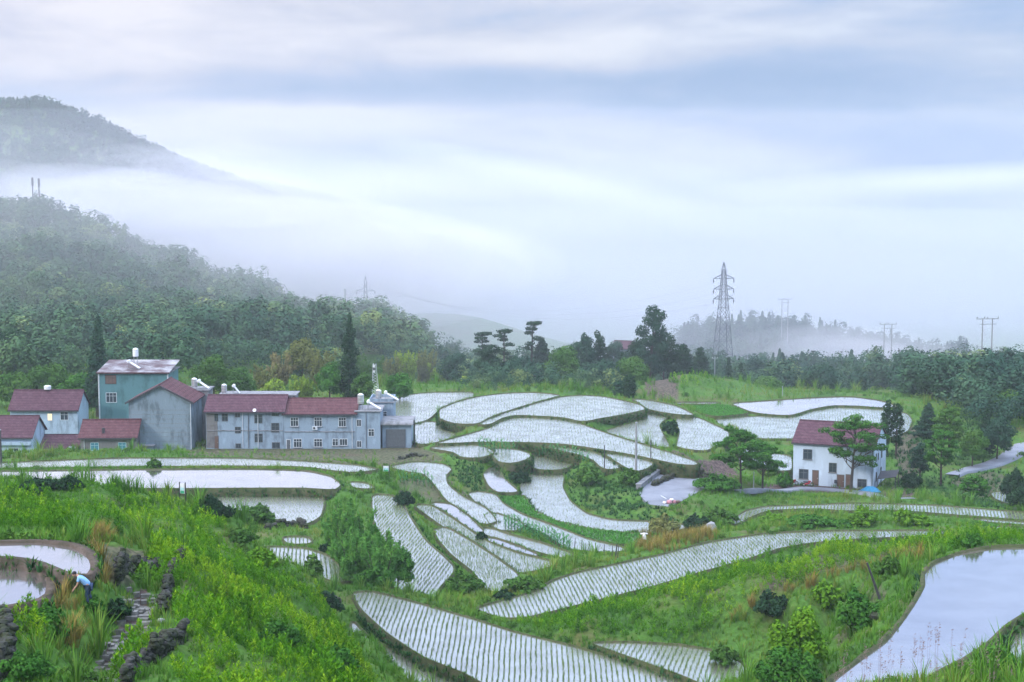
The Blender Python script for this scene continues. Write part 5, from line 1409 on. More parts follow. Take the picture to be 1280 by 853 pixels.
CROWN_CACHE = {}
tree_no = 0
def tree(u, vtop, wpx, kind, mat, label, d=None, vb=None, group=None, name=None, cat=None, leafpx=2.0, dens=1.0, sink=0.1):
    global tree_no
    tree_no += 1
    r = np.random.default_rng(1000 + tree_no)
    p = at_d(u, d) if d else hit(u, vb)
    d_ = p[1]; s = ppm(p)
    # height from the pixel of the top
    rr_ = ray(u, vtop); ztop = CAMZ + rr_[2] * d_ / rr_[1]
    h = max(0.4, ztop - p[2]); w = wpx / s
    blobs, mb = limb_tree(h, w, kind, r)
    leaf = leafpx / s * 0.75
    V, T, tv = leaves_on(blobs, leaf, dens, r, kind)
    nm = name or {'pine': 'pine_tree', 'cypress': 'cypress_tree', 'column': 'cypress_tree', 'conifer': 'conifer_tree', 'bamboo': 'bamboo_clump', 'shrub': 'shrub', 'poplar': 'poplar_tree'}.get(kind, 'broadleaf_tree')
    root = empty(nm, (p[0], p[1], p[2] - sink)); tag(root, label, cat or ('shrub' if kind == 'shrub' else 'bamboo' if kind == 'bamboo' else 'tree'), group)
    mb.build('stems' if kind in ('bamboo', 'shrub') else 'trunk', 'bark', root)
    mesh_np('foliage' if kind in ('bamboo', 'shrub') else 'crown', V, tris=T, tint=tv, mat='leaf_' + mat, parent=root)
    return root
GB = 'trees behind the highest terraces'; GV = 'trees behind the village'; GR = 'trees around the bend in the road'; GS = 'shrubs on the terrace banks'; GC = 'bushes on the bank below the white farmhouse'
# --- behind the village (u, vtop, width, kind, colour, label, distance)
for a in [
 (122, 396, 36, 'conifer', 'blue', 'tall feathery conifer rising just left of the teal house', 305),
 (438, 393, 29, 'cypress', 'dark', 'very tall dark cypress standing behind the right half of the long row', 320),
 (20, 470, 60, 'round', 'green', 'rounded green tree above the leftmost rear purple roof, at the picture edge', 315),
 (62, 462, 62, 'round', 'green', 'broad green tree behind the ridge tank of the leftmost rear roof', 318),
 (98, 470, 50, 'round', 'lush', 'low green tree between the rear purple roof and the tall conifer', 312),
 (10, 418, 70, 'round', 'dark', 'dark rounded tree on the lower hill slope at the left edge', 365),
 (70, 440, 60, 'round', 'blue', 'dull green tree on the lower hill slope left of the conifer', 372),
 (268, 447, 52, 'round', 'green', 'leafy green tree just right of the tall gable house', 320),
 (250, 505, 22, 'round', 'lush', 'small bright tree filling the gap between the gable house and the long row', 290),
 (300, 462, 44, 'round', 'green', 'green tree behind the left end of the long purple roof', 330),
 (330, 452, 40, 'bamboo', 'olive', 'tan-tinged bamboo clump at the left of the grove behind the long row', 340),
 (350, 436, 42, 'bamboo', 'tan', 'pale brown bamboo clump in the grove behind the long row', 345),
 (378, 424, 44, 'round', 'olive', 'dark-topped olive tree crowning the grove behind the long row', 350),
 (402, 430, 46, 'bamboo', 'olive', 'olive bamboo clump left of the tall dark cypress', 345),
 (342, 478, 36, 'round', 'yellow', 'small yellow-green tree low behind the long purple roof', 315),
 (378, 466, 44, 'bamboo', 'yellow', 'yellow-green bamboo behind the middle of the long purple roof', 318),
 (412, 456, 44, 'round', 'lush', 'fresh green tree just left of the cypress foot', 320),
 (462, 440, 44, 'bamboo', 'green', 'green bamboo clump right of the tall dark cypress', 335),
 (488, 444, 40, 'bamboo', 'olive', 'olive bamboo clump behind the rear house water tank', 340),
 (508, 436, 34, 'bamboo', 'yellow', 'bright yellow bamboo plume above the top left rice field', 345),
 (531, 434, 36, 'bamboo', 'olive', 'ochre bamboo plume beside the yellow one above the top left rice field', 350),
 (532, 478, 44, 'shrub', 'bright', 'low bright yellow-green bush at the back edge of the top left rice field', 335),
 (545, 450, 40, 'bamboo', 'yellow', 'yellow-green bamboo at the right end of the bamboo grove', 350),
 (452, 470, 34, 'round', 'green', 'small green tree behind the steel tank of the annex', 318),
 (500, 470, 40, 'round', 'lush', 'rounded green tree behind the garage', 325),
 (518, 428, 40, 'conifer', 'blue', 'bluish dark conifer behind the ochre bamboo', 385)]:
    tree(a[0], a[1], a[2], a[3], a[4], a[5], d=a[6] + (48 if a[0] > 455 and a[6] > 330 else 0), group=GV)
# --- behind the terraces
for a in [
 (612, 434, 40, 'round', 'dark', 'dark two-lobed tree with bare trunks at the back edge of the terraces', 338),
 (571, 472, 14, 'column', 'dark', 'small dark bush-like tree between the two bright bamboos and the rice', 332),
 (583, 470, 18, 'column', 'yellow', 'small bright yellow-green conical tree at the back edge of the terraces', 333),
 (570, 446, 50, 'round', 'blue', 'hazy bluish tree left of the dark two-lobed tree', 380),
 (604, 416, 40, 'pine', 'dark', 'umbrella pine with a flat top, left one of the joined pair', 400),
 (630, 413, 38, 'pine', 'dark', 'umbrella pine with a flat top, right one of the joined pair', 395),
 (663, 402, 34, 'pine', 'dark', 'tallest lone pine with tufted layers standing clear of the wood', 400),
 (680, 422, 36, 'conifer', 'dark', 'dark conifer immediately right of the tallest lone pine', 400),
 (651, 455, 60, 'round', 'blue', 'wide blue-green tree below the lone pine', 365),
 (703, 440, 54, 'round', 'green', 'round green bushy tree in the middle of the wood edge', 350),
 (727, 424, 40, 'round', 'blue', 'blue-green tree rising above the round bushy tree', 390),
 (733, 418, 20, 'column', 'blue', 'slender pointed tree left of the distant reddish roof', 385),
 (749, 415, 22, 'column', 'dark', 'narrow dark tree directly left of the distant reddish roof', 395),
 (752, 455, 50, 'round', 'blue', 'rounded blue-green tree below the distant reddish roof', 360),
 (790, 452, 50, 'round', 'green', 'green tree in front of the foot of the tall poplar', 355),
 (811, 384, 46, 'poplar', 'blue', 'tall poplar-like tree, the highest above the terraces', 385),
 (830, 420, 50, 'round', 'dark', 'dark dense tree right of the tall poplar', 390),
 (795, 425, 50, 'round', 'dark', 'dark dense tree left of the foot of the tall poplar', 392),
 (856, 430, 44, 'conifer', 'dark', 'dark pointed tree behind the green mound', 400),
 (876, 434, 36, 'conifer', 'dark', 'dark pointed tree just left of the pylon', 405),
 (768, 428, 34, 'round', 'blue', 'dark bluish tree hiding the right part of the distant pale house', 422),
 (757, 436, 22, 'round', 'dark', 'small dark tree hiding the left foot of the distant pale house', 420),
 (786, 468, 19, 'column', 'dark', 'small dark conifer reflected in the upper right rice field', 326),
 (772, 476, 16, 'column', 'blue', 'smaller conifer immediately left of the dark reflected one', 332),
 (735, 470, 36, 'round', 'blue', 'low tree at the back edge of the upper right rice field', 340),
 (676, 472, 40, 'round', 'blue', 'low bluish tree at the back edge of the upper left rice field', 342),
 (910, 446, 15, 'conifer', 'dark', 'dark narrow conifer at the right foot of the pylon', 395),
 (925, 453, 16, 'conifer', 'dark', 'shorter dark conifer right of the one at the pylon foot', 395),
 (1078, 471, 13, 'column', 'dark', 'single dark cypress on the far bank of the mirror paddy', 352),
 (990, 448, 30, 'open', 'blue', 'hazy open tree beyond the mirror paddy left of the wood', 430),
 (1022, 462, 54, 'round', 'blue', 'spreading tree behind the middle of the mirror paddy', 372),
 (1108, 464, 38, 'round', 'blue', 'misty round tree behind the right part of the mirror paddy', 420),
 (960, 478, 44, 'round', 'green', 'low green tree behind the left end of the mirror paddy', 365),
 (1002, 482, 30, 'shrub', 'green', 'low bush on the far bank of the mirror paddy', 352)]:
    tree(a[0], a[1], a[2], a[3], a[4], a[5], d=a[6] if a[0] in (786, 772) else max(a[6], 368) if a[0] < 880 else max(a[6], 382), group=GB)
# --- right side
for a in [
 (1104, 501, 17, 'column', 'dark', 'slimmer dark tree of the two behind the right gable of the white farmhouse', 284),
 (1120, 505, 24, 'poplar', 'dark', 'fuller dark tree of the two behind the right gable of the white farmhouse', 284),
 (1158, 504, 34, 'conifer', 'blue', 'bluish conifer on the bank right of the far paddy', 300),
 (1186, 512, 54, 'open', 'green', 'open-crowned tree halfway between the white farmhouse and the road bend', 285),
 (1176, 536, 50, 'open', 'lush', 'leafy tree on the small lawn right of the white farmhouse', 258),
 (1150, 555, 26, 'round', 'blue', 'small round tree right of the white farmhouse gable', 262),
 (1231, 510, 24, 'conifer', 'dark', 'dark conifer left of the road bend', 290),
 (1246, 524, 44, 'round', 'blue', 'rounded bush-like tree overhanging the road bend', 286),
 (1215, 540, 44, 'round', 'green', 'grey-green tree at the inner side of the road', 280),
 (1258, 498, 60, 'round', 'green', 'large tree in front of the dark wood above the road bend', 330),
 (1205, 475, 50, 'round', 'dark', 'dark tree at the foot of the wooded rise', 350),
 (1165, 470, 50, 'round', 'dark', 'dark tree at the left foot of the wooded rise', 350),
 (1268, 580, 40, 'shrub', 'dark', 'dark bush below the road at the right picture edge', 250),
 (1216, 596, 44, 'open', 'lush', 'spreading low tree beside the small white rice patch at right', 245),
 (1275, 612, 34, 'round', 'dark', 'dark tree at the right edge beside the small white rice patch', 225),
 (1140, 586, 30, 'shrub', 'dark', 'dark green bush beside the lean-to of the white farmhouse', 255)]:
    tree(a[0], a[1], a[2], a[3], a[4], a[5], d=a[6], group=GR)
tree(926, 538, 76, 'open', 'lush', 'spreading tree left of the white farmhouse with a slim dark trunk', vb=612, leafpx=2.2, dens=0.8)
tree(953, 552, 58, 'open', 'lush', 'smaller spreading tree between its larger neighbour and the white farmhouse', vb=613, leafpx=2.2, dens=0.8)
tree(1063, 521, 76, 'open', 'lush', 'open-crowned tree in front of the white farmhouse hiding part of its wall', vb=617, leafpx=2.2, dens=0.7)
tree(897, 592, 60, 'shrub', 'lush', 'low spreading green shrub beside the road left of the farmhouse trees', vb=612, leafpx=2.2)
tree(980, 588, 24, 'shrub', 'lush', 'green bush at the left corner of the white farmhouse', vb=610, leafpx=2.2)
# --- yellow-green bushes
for u, vt, w_, vb, m_, lab in [(965, 637, 34, 668, 'bright', 'yellow-green bush on the left of the bank below the farmhouse'), (1012, 640, 60, 664, 'lush', 'wide mid-green bush between the yellow-green ones below the farmhouse'),
    (1080, 630, 38, 662, 'bright', 'brightest round yellow-green bush below the lawn of the farmhouse'), (1130, 632, 30, 660, 'bright', 'yellow-green bush right of the brightest one'), (1150, 640, 34, 662, 'bright', 'low yellow-green bush farthest right in the row below the farmhouse'),
    (1050, 648, 40, 668, 'lush', 'low green bush in front of the brightest yellow-green bush'), (1215, 655, 60, 672, 'lush', 'long low green bush at the right end of the diagonal rice terrace'), (930, 652, 30, 670, 'lush', 'small green bush left of the yellow-green ones')]:
    tree(u, vt, w_, 'shrub', m_, lab, vb=min(vb, 657), group=GC, leafpx=2.6)
# --- bamboo and shrubs near
for u, vt, w_, vb, k_, m_, lab in [
 (430, 618, 50, 700, 'bamboo', 'bamboo', 'bright upright bamboo at the left of the thicket between the rice terraces'),
 (452, 630, 54, 715, 'bamboo', 'bamboo', 'lightest bamboo plume in the middle of the thicket between the rice terraces'),
 (474, 650, 54, 728, 'bamboo', 'bamboo', 'bamboo plume on the right flank of the thicket beside the long strip terrace'),
 (445, 655, 74, 728, 'bamboo', 'bamboo', 'dark dense bamboo at the front foot of the thicket'),
 (418, 640, 44, 690, 'bamboo', 'bamboo', 'slender bamboo plume at the far left back of the thicket'),
 (478, 672, 60, 736, 'bamboo', 'bamboo', 'light bamboo plume low on the right of the thicket'),
 (497, 690, 44, 738, 'round', 'lush', 'round leafy tree at the right foot of the bamboo thicket'),
 (470, 700, 50, 738, 'shrub', 'lush', 'low leafy shrub under the bamboo thicket')]:
    tree(u, vt, w_, k_, m_, lab, vb=vb, group='plants of the bamboo thicket', leafpx=2.8, dens=1.6)
for u, vt, w_, vb, m_, lab in [
 (320, 627, 54, 655, 'green', 'rounded grey-green shrub beside the small rice terrace on the left'),
 (265, 615, 50, 650, 'dark', 'dark shrub right of the white-panelled sign'),
 (88, 590, 34, 612, 'dark', 'dark bush in the middle of the far edge of the left meadow'),
 (50, 594, 60, 614, 'dark', 'long dark bush left along the far edge of the left meadow'),
 (325, 680, 48, 716, 'bright', 'yellow-green grassy shrub right above the lush weeds'),
 (300, 655, 50, 680, 'green', 'low green shrub above the yellow-green one'),
 (410, 735, 40, 770, 'dark', 'dark shrub on the dry-stone edge left of the big rice terrace'),
 (345, 770, 60, 810, 'lush', 'leafy green shrub at the near side of the left slope'),
 (425, 800, 50, 850, 'lush', 'leafy shrub on the edge of the lush weeds near the bottom'),
 (390, 690, 30, 722, 'green', 'small tufted shrub between two little rice terraces'),
 (192, 571, 20, 586, 'green', 'small round bush on the bund in front of the tan house'),
 (406, 678, 14, 690, 'dark', 'tiny dark bush on a narrow bund'),
 (601, 662, 16, 678, 'dark', 'small dark bush at the head of the narrow white strip'),
 (505, 612, 30, 632, 'dark', 'dark bush above the long strip terrace'),
 (580, 712, 56, 742, 'green', 'reddish-green shrub on the bank between two strip terraces'),
 (655, 716, 56, 738, 'green', 'dense green shrub at the head of the diagonal terrace'),
 (630, 735, 30, 750, 'dark', 'dark green shrub in the corner of the diagonal terrace'),
 (735, 582, 40, 606, 'green', 'grass-topped bush at the crown of the dark slope'),
 (786, 582, 30, 606, 'green', 'grassy bush beside the tall concrete pole'),
 (648, 585, 34, 604, 'dark', 'dark creeper bush on the round terrace wall'),
 (838, 520, 22, 545, 'dark', 'dark bush between two upper rice fields'),
 (828, 640, 44, 668, 'olive', 'reddish bush at the end of the curved terrace'),
 (872, 640, 40, 664, 'dark', 'dark scrub bush beside the white boulder'),
 (900, 632, 50, 655, 'green', 'green scrub bush right of the rubbish heap'),
 (1000, 745, 76, 840, 'bright', 'large round yellow-green shrub in the hollow beside the big pond'),
 (1075, 728, 64, 790, 'lush', 'dense mid-green shrub right of the large round one in the hollow'),
 (1035, 722, 44, 760, 'bright', 'yellow-green shrub just behind the two large ones in the hollow'),
 (965, 735, 50, 770, 'dark', 'dark blue-green shrub behind the large round shrub'),
 (985, 800, 90, 860, 'lush', 'low spreading shrub at the bottom of the hollow'),
 (1215, 660, 26, 686, 'lush', 'big-leaved bush on the far bund of the large pond'),
 (1108, 690, 40, 722, 'green', 'small shrub above the leaning post'),
 (1245, 800, 60, 850, 'lush', 'bright leafy shrub in the bottom right corner beyond the bund'),
 (905, 800, 40, 830, 'green', 'tuft of shrub on the bund above the small lower terrace'),
 (180, 695, 26, 730, 'bright', 'upright bright weed bush behind the dry-stone heap'),
 (25, 800, 80, 853, 'lush', 'long-leaved green bush at the bottom left corner'),
 (60, 745, 60, 800, 'lush', 'green grassy bush under the left pond'),
 (116, 741, 30, 764, 'lush', 'leafy tuft hiding the legs of the bending person'),
 (148, 742, 34, 772, 'dark', 'dark green tuft between the bending person and the footpath')]:
    tree(u, vt, w_, 'shrub', m_, lab, vb=vb, group=GS, leafpx=2.8 if vb < 690 else 3.6, dens=1.2)
# ------------------------------------------------------------------ draped road surfaces and footpath
mat_rough('road', [(0.13, 0.14, 0.17), (0.18, 0.20, 0.24), (0.23, 0.25, 0.29)], 0.25, 8, 0.7, 0.3, 3)
mat_rough('path_stone', [(0.06, 0.065, 0.05), (0.14, 0.14, 0.13), (0.26, 0.26, 0.25)], 1.5, 6, 0.8, 0.7, 4)
mat_rough('rock', [(0.014, 0.017, 0.013), (0.03, 0.04, 0.018), (0.035, 0.037, 0.034), (0.08, 0.08, 0.08)], 1.8, 6, 0.85, 0.6, 6)
mat_rough('rock_pale', [(0.18, 0.19, 0.2), (0.32, 0.33, 0.34)], 2.0, 6, 0.85, 0.5, 6)
W_ = resample(chaikin(PADW[2][1], 1), 1.5)
b = MB(); b.add([(x, y, 3.0 + 0.03) for x, y in W_] + [(x, y, 2.3) for x, y in W_], [tuple(range(len(W_)))] + [(i, (i + 1) % len(W_), len(W_) + (i + 1) % len(W_), len(W_) + i) for i in range(len(W_))])
tag(b.build('concrete_yard', 'road'), 'pale concrete apron where the lane widens between the terraces', None, kind='structure')
def ribbon(name, pix, wid, mat, label, lift=0.05, step=0.8):
    C = np.array([hit(u, v)[:2] for u, v in pix]); seg = np.linalg.norm(np.diff(C, axis=0), axis=1); Ls = np.concatenate([[0], np.cumsum(seg)])
    n = max(6, int(Ls[-1] / step)); t = np.linspace(0, Ls[-1], n); wv = np.interp(t, Ls, wid)
    x = np.interp(t, Ls, C[:, 0]); y = np.interp(t, Ls, C[:, 1])
    k = np.ones(5) / 5; 
    if n > 12: x[2:-2] = np.convolve(x, k, 'valid'); y[2:-2] = np.convolve(y, k, 'valid')
    T = unit(np.stack([np.gradient(x), np.gradient(y)], 1)); Nn = np.stack([T[:, 1], -T[:, 0]], 1)
    z0 = np.mean([ground(x + Nn[:, 0] * wv * f, y + Nn[:, 1] * wv * f) for f in (-0.5, -0.25, 0, 0.25, 0.5)], axis=0) + lift
    zp = np.pad(z0, 4, 'edge'); z0 = np.convolve(zp, np.ones(9) / 9, 'valid') + 0.1
    V = []
    for f, dz in ((-0.5, -0.6), (-0.5, 0), (-0.17, 0.02), (0.17, 0.02), (0.5, 0), (0.5, -0.6)): V.append(np.stack([x + Nn[:, 0] * wv * f, y + Nn[:, 1] * wv * f, z0 + dz], 1))
    V = np.concatenate(V); i = np.arange(n - 1)
    Q_ = np.concatenate([np.stack([i + r_ * n, i + 1 + r_ * n, i + 1 + (r_ + 1) * n, i + (r_ + 1) * n], 1) for r_ in range(5)])
    tag(mesh_np(name, V, quads=Q_, mat=mat), label, None, kind='structure'); return x, y, z0
ribbon('lane', [(1300, 555), (1280, 558), (1262, 573), (1240, 582), (1212, 588), (1190, 596)], [4, 4, 3.6, 3.2, 3, 2.4], 'road', 'grey lane bending round the foot of the wooded rise', 0.1)
ribbon('lane', [(915, 613), (950, 611), (1000, 611), (1040, 613), (1085, 618), (1135, 624)], [2.2, 2.2, 2.0, 2.0, 2.4, 2.6], 'road', 'narrow concrete lane in front of the white farmhouse', 0.08)
# stone steps of the footpath
pth = [(177, 744), (172, 762), (163, 785), (156, 806), (146, 826), (133, 846), (118, 872)]
C = np.array([hit(u, v) for u, v in pth]); seg = np.linalg.norm(np.diff(C[:, :2], axis=0), axis=1); Ls = np.concatenate([[0], np.cumsum(seg)])
rs = random.Random(8); b = MB(); t = 0.0
while t < Ls[-1]:
    x = np.interp(t, Ls, C[:, 0]); y = np.interp(t, Ls, C[:, 1]); i = min(len(C) - 2, int(np.searchsorted(Ls, t, 'right') - 1)); a = math.atan2(C[i + 1, 1] - C[i, 1], C[i + 1, 0] - C[i, 0])
    row = -0.75
    while row < 0.7:
        w_ = rs.uniform(0.3, 0.6); M = Matrix.Translation((x, y, 0)) @ Matrix.Rotation(a + rs.uniform(-0.08, 0.08), 4, 'Z')
        cx_ = row + w_ / 2; wp = M @ Vector((0, cx_, 0)); z = float(ground(wp.x, wp.y)); d_ = rs.uniform(0.26, 0.36)
        b.box(-d_ / 2, d_ / 2, row + 0.02, row + w_ - 0.03, z - 0.15, z + 0.06 + rs.uniform(0, 0.03), M); row += w_
    t += 0.33
tag(b.build('footpath', 'path_stone'), 'footpath of rough grey stone steps at the bottom left', None, kind='structure')

# ------------------------------------------------------------------ stones
def stone(mb, c, r, rr):
    """one irregular angular stone"""
    n1, n2 = 5, 7; vs = []
    ax = [rr.uniform(0.7, 1.3) for _ in range(3)]; rot = rr.uniform(0, 6.28)
    for i in range(1, n1):
        for j in range(n2):
            th_, ph = PI * i / n1, 2 * PI * j / n2; k = rr.uniform(0.8, 1.15)
            x, y, z = math.sin(th_) * math.cos(ph) * ax[0] * k, math.sin(th_) * math.sin(ph) * ax[1] * k, math.cos(th_) * ax[2] * 0.75 * k
            vs.append((c[0] + r * (x * math.cos(rot) - y * math.sin(rot)), c[1] + r * (x * math.sin(rot) + y * math.cos(rot)), c[2] + r * z))
    top = len(vs); vs.append((c[0], c[1], c[2] + r * ax[2] * 0.7)); vs.append((c[0], c[1], c[2] - r * ax[2] * 0.7)); fs = []
    for i in range(n1 - 2):
        for j in range(n2): fs.append((i * n2 + j, (i + 1) * n2 + j, (i + 1) * n2 + (j + 1) % n2, i * n2 + (j + 1) % n2))
    for j in range(n2): fs.append((top, j, (j + 1) % n2)); fs.append((top + 1, (n1 - 2) * n2 + (j + 1) % n2, (n1 - 2) * n2 + j))
    mb.add(vs, fs)
def stone_wall(pix, hgt, thick, rad, label, seed, mat='rock', base=None):
    rr = random.Random(seed); C = np.array([hit(u, v) if base is None else P(u, v, base) for u, v in pix])
    seg = np.linalg.norm(np.diff(C[:, :2], axis=0), axis=1); Ls = np.concatenate([[0], np.cumsum(seg)]); b = MB(); t = 0
    while t < Ls[-1]:
        x, y = np.interp(t, Ls, C[:, 0]), np.interp(t, Ls, C[:, 1])
        z = float(ground(x, y)) if base is None else base
        lay = 0.0
        hh = hgt * (0.8 + 0.3 * math.sin(t * 1.7 + seed))
        while lay < hh:
            for s_ in (-1, 0, 1):
                if thick < rad * 2 and s_: continue
                stone(b, (x + rr.uniform(-0.5, 0.5) * rad + s_ * 0, y + s_ * thick / 2 + rr.uniform(-0.3, 0.3) * rad, z + lay), rad * rr.uniform(0.7, 1.3), rr)
            lay += rad * 1.15
        t += rad * 1.3
    o = b.build('stone_wall', mat); tag(o, label, 'stone wall', 'dry stone walls'); return o
stone_wall([(150, 728), (165, 722), (180, 716), (195, 712)], 0.9, 0.8, 0.18, 'heap-like dark dry-stone wall at the head of the footpath', 1)
stone_wall([(228, 702), (215, 722), (208, 745), (203, 765)], 0.6, 0.5, 0.17, 'upper stretch of dark dry-stone wall along the right of the footpath', 2)
stone_wall([(228, 800), (205, 818), (180, 838), (160, 858)], 0.8, 0.7, 0.19, 'lower stretch of dark dry-stone wall right of the footpath, at the bottom edge', 3)
stone_wall([(-4, 775), (6, 800), (10, 830), (6, 858)], 1.2, 0.6, 0.2, 'dark stone wall cut by the bottom left edge of the picture', 4)
stone_wall([(335, 662), (350, 660), (368, 658), (384, 661)], 0.9, 0.6, 0.35, 'dark dry-stone bank under the small rice terrace on the left', 5)
stone_wall([(820, 589), (838, 591), (860, 594.5), (886, 600)], 1.5, 0.5, 0.36, 'dark retaining wall of boulders along the upper side of the concrete apron', 6, base=3.0)
stone_wall([(818, 607), (826, 603), (836, 599), (842, 597)], 0.7, 0.8, 0.35, 'heap of dark rubble beside the low kerb on the concrete apron', 7, base=3.0)
stone_wall([(498, 575), (515, 571), (535, 571)], 0.5, 0.4, 0.3, 'low dark stone edge beside the garage field', 9)
for (u, v, rpx, lab, mt) in [(888, 668, 11, 'pale white boulder on the bank above the diagonal rice terrace', 'rock_pale'), (201, 780, 6, 'light grey rock on the dry-stone wall by the footpath', 'rock_pale'), (412, 757, 14, 'dark boulder at the edge of the lush weeds beside the big rice terrace', 'rock'), (505, 622, 8, 'dark boulder above the long strip terrace', 'rock'), (1096, 775, 10, 'dark rock on the bank of the big pond', 'rock')]:
    p = hit(u, v); r_ = rpx / ppm(p); b = MB(); stone(b, (0, 0, r_ * 0.5), r_, random.Random(u)); stone(b, (r_ * 0.5, 0.1, r_ * 0.3), r_ * 0.6, random.Random(u + 1)); o = b.build('boulder', mt); o.location = tuple(p); tag(o, lab, 'boulder')
# low pale kerb
pa, pb_ = P(798, 611, 3.1), P(825, 590, 3.1)
b = MB(); d = Vector(pb_ - pa); a = math.atan2(d.y, d.x); M = Matrix.Translation(Vector(pa)) @ Matrix.Rotation(a, 4, 'Z'); b.box(0, d.length, -0.35, 0.35, -0.6, 0.55, M); b.box(-0.05, d.length + 0.05, -0.42, 0.42, 0.553, 0.65, M)
tag(b.build('low_wall', 'concrete'), 'low pale concrete wall slanting along the edge of the apron', 'wall')

# ------------------------------------------------------------------ pylons, poles
mat_flat('pylon_steel', (0.09, 0.11, 0.13), 0.6, 0.2)
def bar(mb, a, b_, r=0.08): mb.tube([a, b_], r, 4)
def pylon(u, vtop, vbase, d, label, hreal=None, base_w=5.2):
    p = at_d(u, d); s = ppm(p); ztop = PD(u, vtop, d)[2]; H = ztop - p[2]
    t = empty('pylon', tuple(p), 0.25); tag(t, label, 'pylon')
    b = MB()
    def wdt(f): return base_w / 2 * (1 - f) ** 1.15 + 0.32 * (f < 0.98) + 0.05
    lv = [0, 0.13, 0.25, 0.36, 0.46, 0.55, 0.63, 0.70, 0.76, 0.82, 0.88, 0.94, 1.0]
    cs = [[Vector((sx * wdt(f), sy * wdt(f), H * f)) for sx, sy in ((-1, -1), (1, -1), (1, 1), (-1, 1))] for f in lv]
    for k in range(4):
        b.tube([c[k] for c in cs], [0.13] * 5 + [0.09] * 8, 4)
    for i in range(len(lv) - 1):
        for k in range(4):
            bar(b, cs[i][k], cs[i + 1][(k + 1) % 4], 0.06); bar(b, cs[i][(k + 1) % 4], cs[i + 1][k], 0.06); bar(b, cs[i + 1][k], cs[i + 1][(k + 1) % 4], 0.06)
    b.build('tower', 'pylon_steel', t)
    for f in (0.70, 0.78, 0.866):
        z = H * f; L_ = H * 0.088
        for sgn in (-1, 1):
            a = MB(); w0 = wdt(f)
            for y in (-w0, w0): bar(a, (sgn * w0, y, z), (sgn * L_, 0, z + 0.1), 0.08); bar(a, (sgn * w0, y, z + 1.2), (sgn * L_, 0, z + 0.1), 0.07)
            for q in (0.35, 0.7): bar(a, (sgn * (w0 + (L_ - w0) * q), -w0 * (1 - q), z), (sgn * (w0 + (L_ - w0) * q), 0, z + 1.2 * (1 - q)), 0.05)
            ar = a.build('arm', 'pylon_steel', t)
            i_ = MB(); i_.tube([(sgn * L_, 0, z), (sgn * L_, 0, z - 0.4), (sgn * L_, 0, z - 0.8), (sgn * L_, 0, z - 1.3)], [0.06, 0.16, 0.16, 0.05], 6); i_.build('insulator', 'pole_dark', ar)
    return t, H
PY, PH = pylon(903, 328, 470, 500, 'tall grey lattice power pylon beyond the green mound')
def hframe(u, vtop, d, label, gap=2.6, vb=None):
    p = at_d(u, d); H = PD(u, vtop, d)[2] - p[2]
    t = empty('power_pole', tuple(p), 0.15); tag(t, label, 'power pole', 'twin power poles')
    for x in (-gap / 2, gap / 2):
        b = MB(); b.tube([(x, 0, -0.5), (x, 0, H)], [0.22, 0.15], 7); b.build('pole', 'pole_concrete', t)
    b = MB(); b.box(-gap / 2 - 1.7, gap / 2 + 1.7, -0.1, 0.1, H - 0.25, H - 0.05); b.box(-gap / 2 - 1.0, gap / 2 + 1.0, -0.08, 0.08, H - 1.6, H - 1.45); b.build('crossarm', 'galvanised', t)
    for x in (-gap / 2 - 1.5, -gap / 2 + 0.5, 0, gap / 2 + 1.5):
        b = MB(); b.tube([(x, 0, H - 0.05), (x, 0, H + 0.2), (x, 0, H + 0.45)], [0.05, 0.12, 0.04], 6); b.build('insulator', 'pole_dark', t)
    return t
hframe(1232, 398, 430, 'twin-pole power support on the skyline above the dark wood at the right')
hframe(1107, 405, 560, 'hazy twin-pole power support in the misty wood')
hframe(980, 374, 700, 'faint twin-pole power support at the top of the misty wooded hill')
pylon(458, 346, 372, 680, 'faint small lattice pylon on the end of the near left hill', base_w=3.5)
def pole(u, vtop, vb, label, r=0.13, mat='pole_concrete', arm=False, group=None, d=None, lean=(0, 0), stay=True):
    p = hit(u, vb) if d is None else at_d(u, d); H = PD(u, vtop, p[1])[2] - p[2]
    t = empty('utility_pole', tuple(p)); tag(t, label, 'pole', group)
    b = MB(); b.tube([(0, 0, -0.5), (lean[0], lean[1], H)], [r, r * 0.7], 8); b.build('pole', mat, t)
    if arm:
        b = MB(); b.box(-0.7, 0.7, -0.05, 0.05, H - 0.45, H - 0.33); b.build('crossarm', 'galvanised', t)
        for x in (-0.6, 0, 0.6):
            b = MB(); b.tube([(x, 0, H - 0.33), (x, 0, H - 0.22), (x, 0, H - 0.1)], [0.03, 0.06, 0.02], 6); b.build('insulator', 'white_cloth', t)
    else:
        b = MB(); b.tube([(lean[0], lean[1], H - 0.12), (lean[0], lean[1], H + 0.02)], [r * 0.9, r * 0.8], 8); b.build('cap', 'galvanised', t)
    return t
pole(795, 528, 589, 'tall grey concrete pole standing beside the upper rice terraces', 0.2)
pole(813.5, 549, 574, 'thin dark pole on the long bund right of the tall concrete pole', 0.09, 'pole_dark')
pole(755.5, 556, 586, 'thin dark pole on the bund left of the tall concrete pole', 0.09, 'pole_dark')
pole(518, 524, 559, 'dark wooden pole at the right corner of the garage', 0.14, 'pole_dark')
pole(1.5, 537, 580, 'black pole at the left edge in front of the corner house', 0.16, 'pole_dark')
pole(432, 361, 380, 'faint pole on the end of the near left hill', 0.3, 'pole_concrete', True, d=600)
pole(893, 446, 476, 'slim distribution pole below the pylon', 0.16, 'galvanised', True, d=400)
pole(978, 483, 492, 'short pale post on the bank behind the mirror paddy', 0.1, 'galvanised', d=352)
pole(942, 590, 612, 'thin grey pole between the two spreading trees', 0.09, 'galvanised')
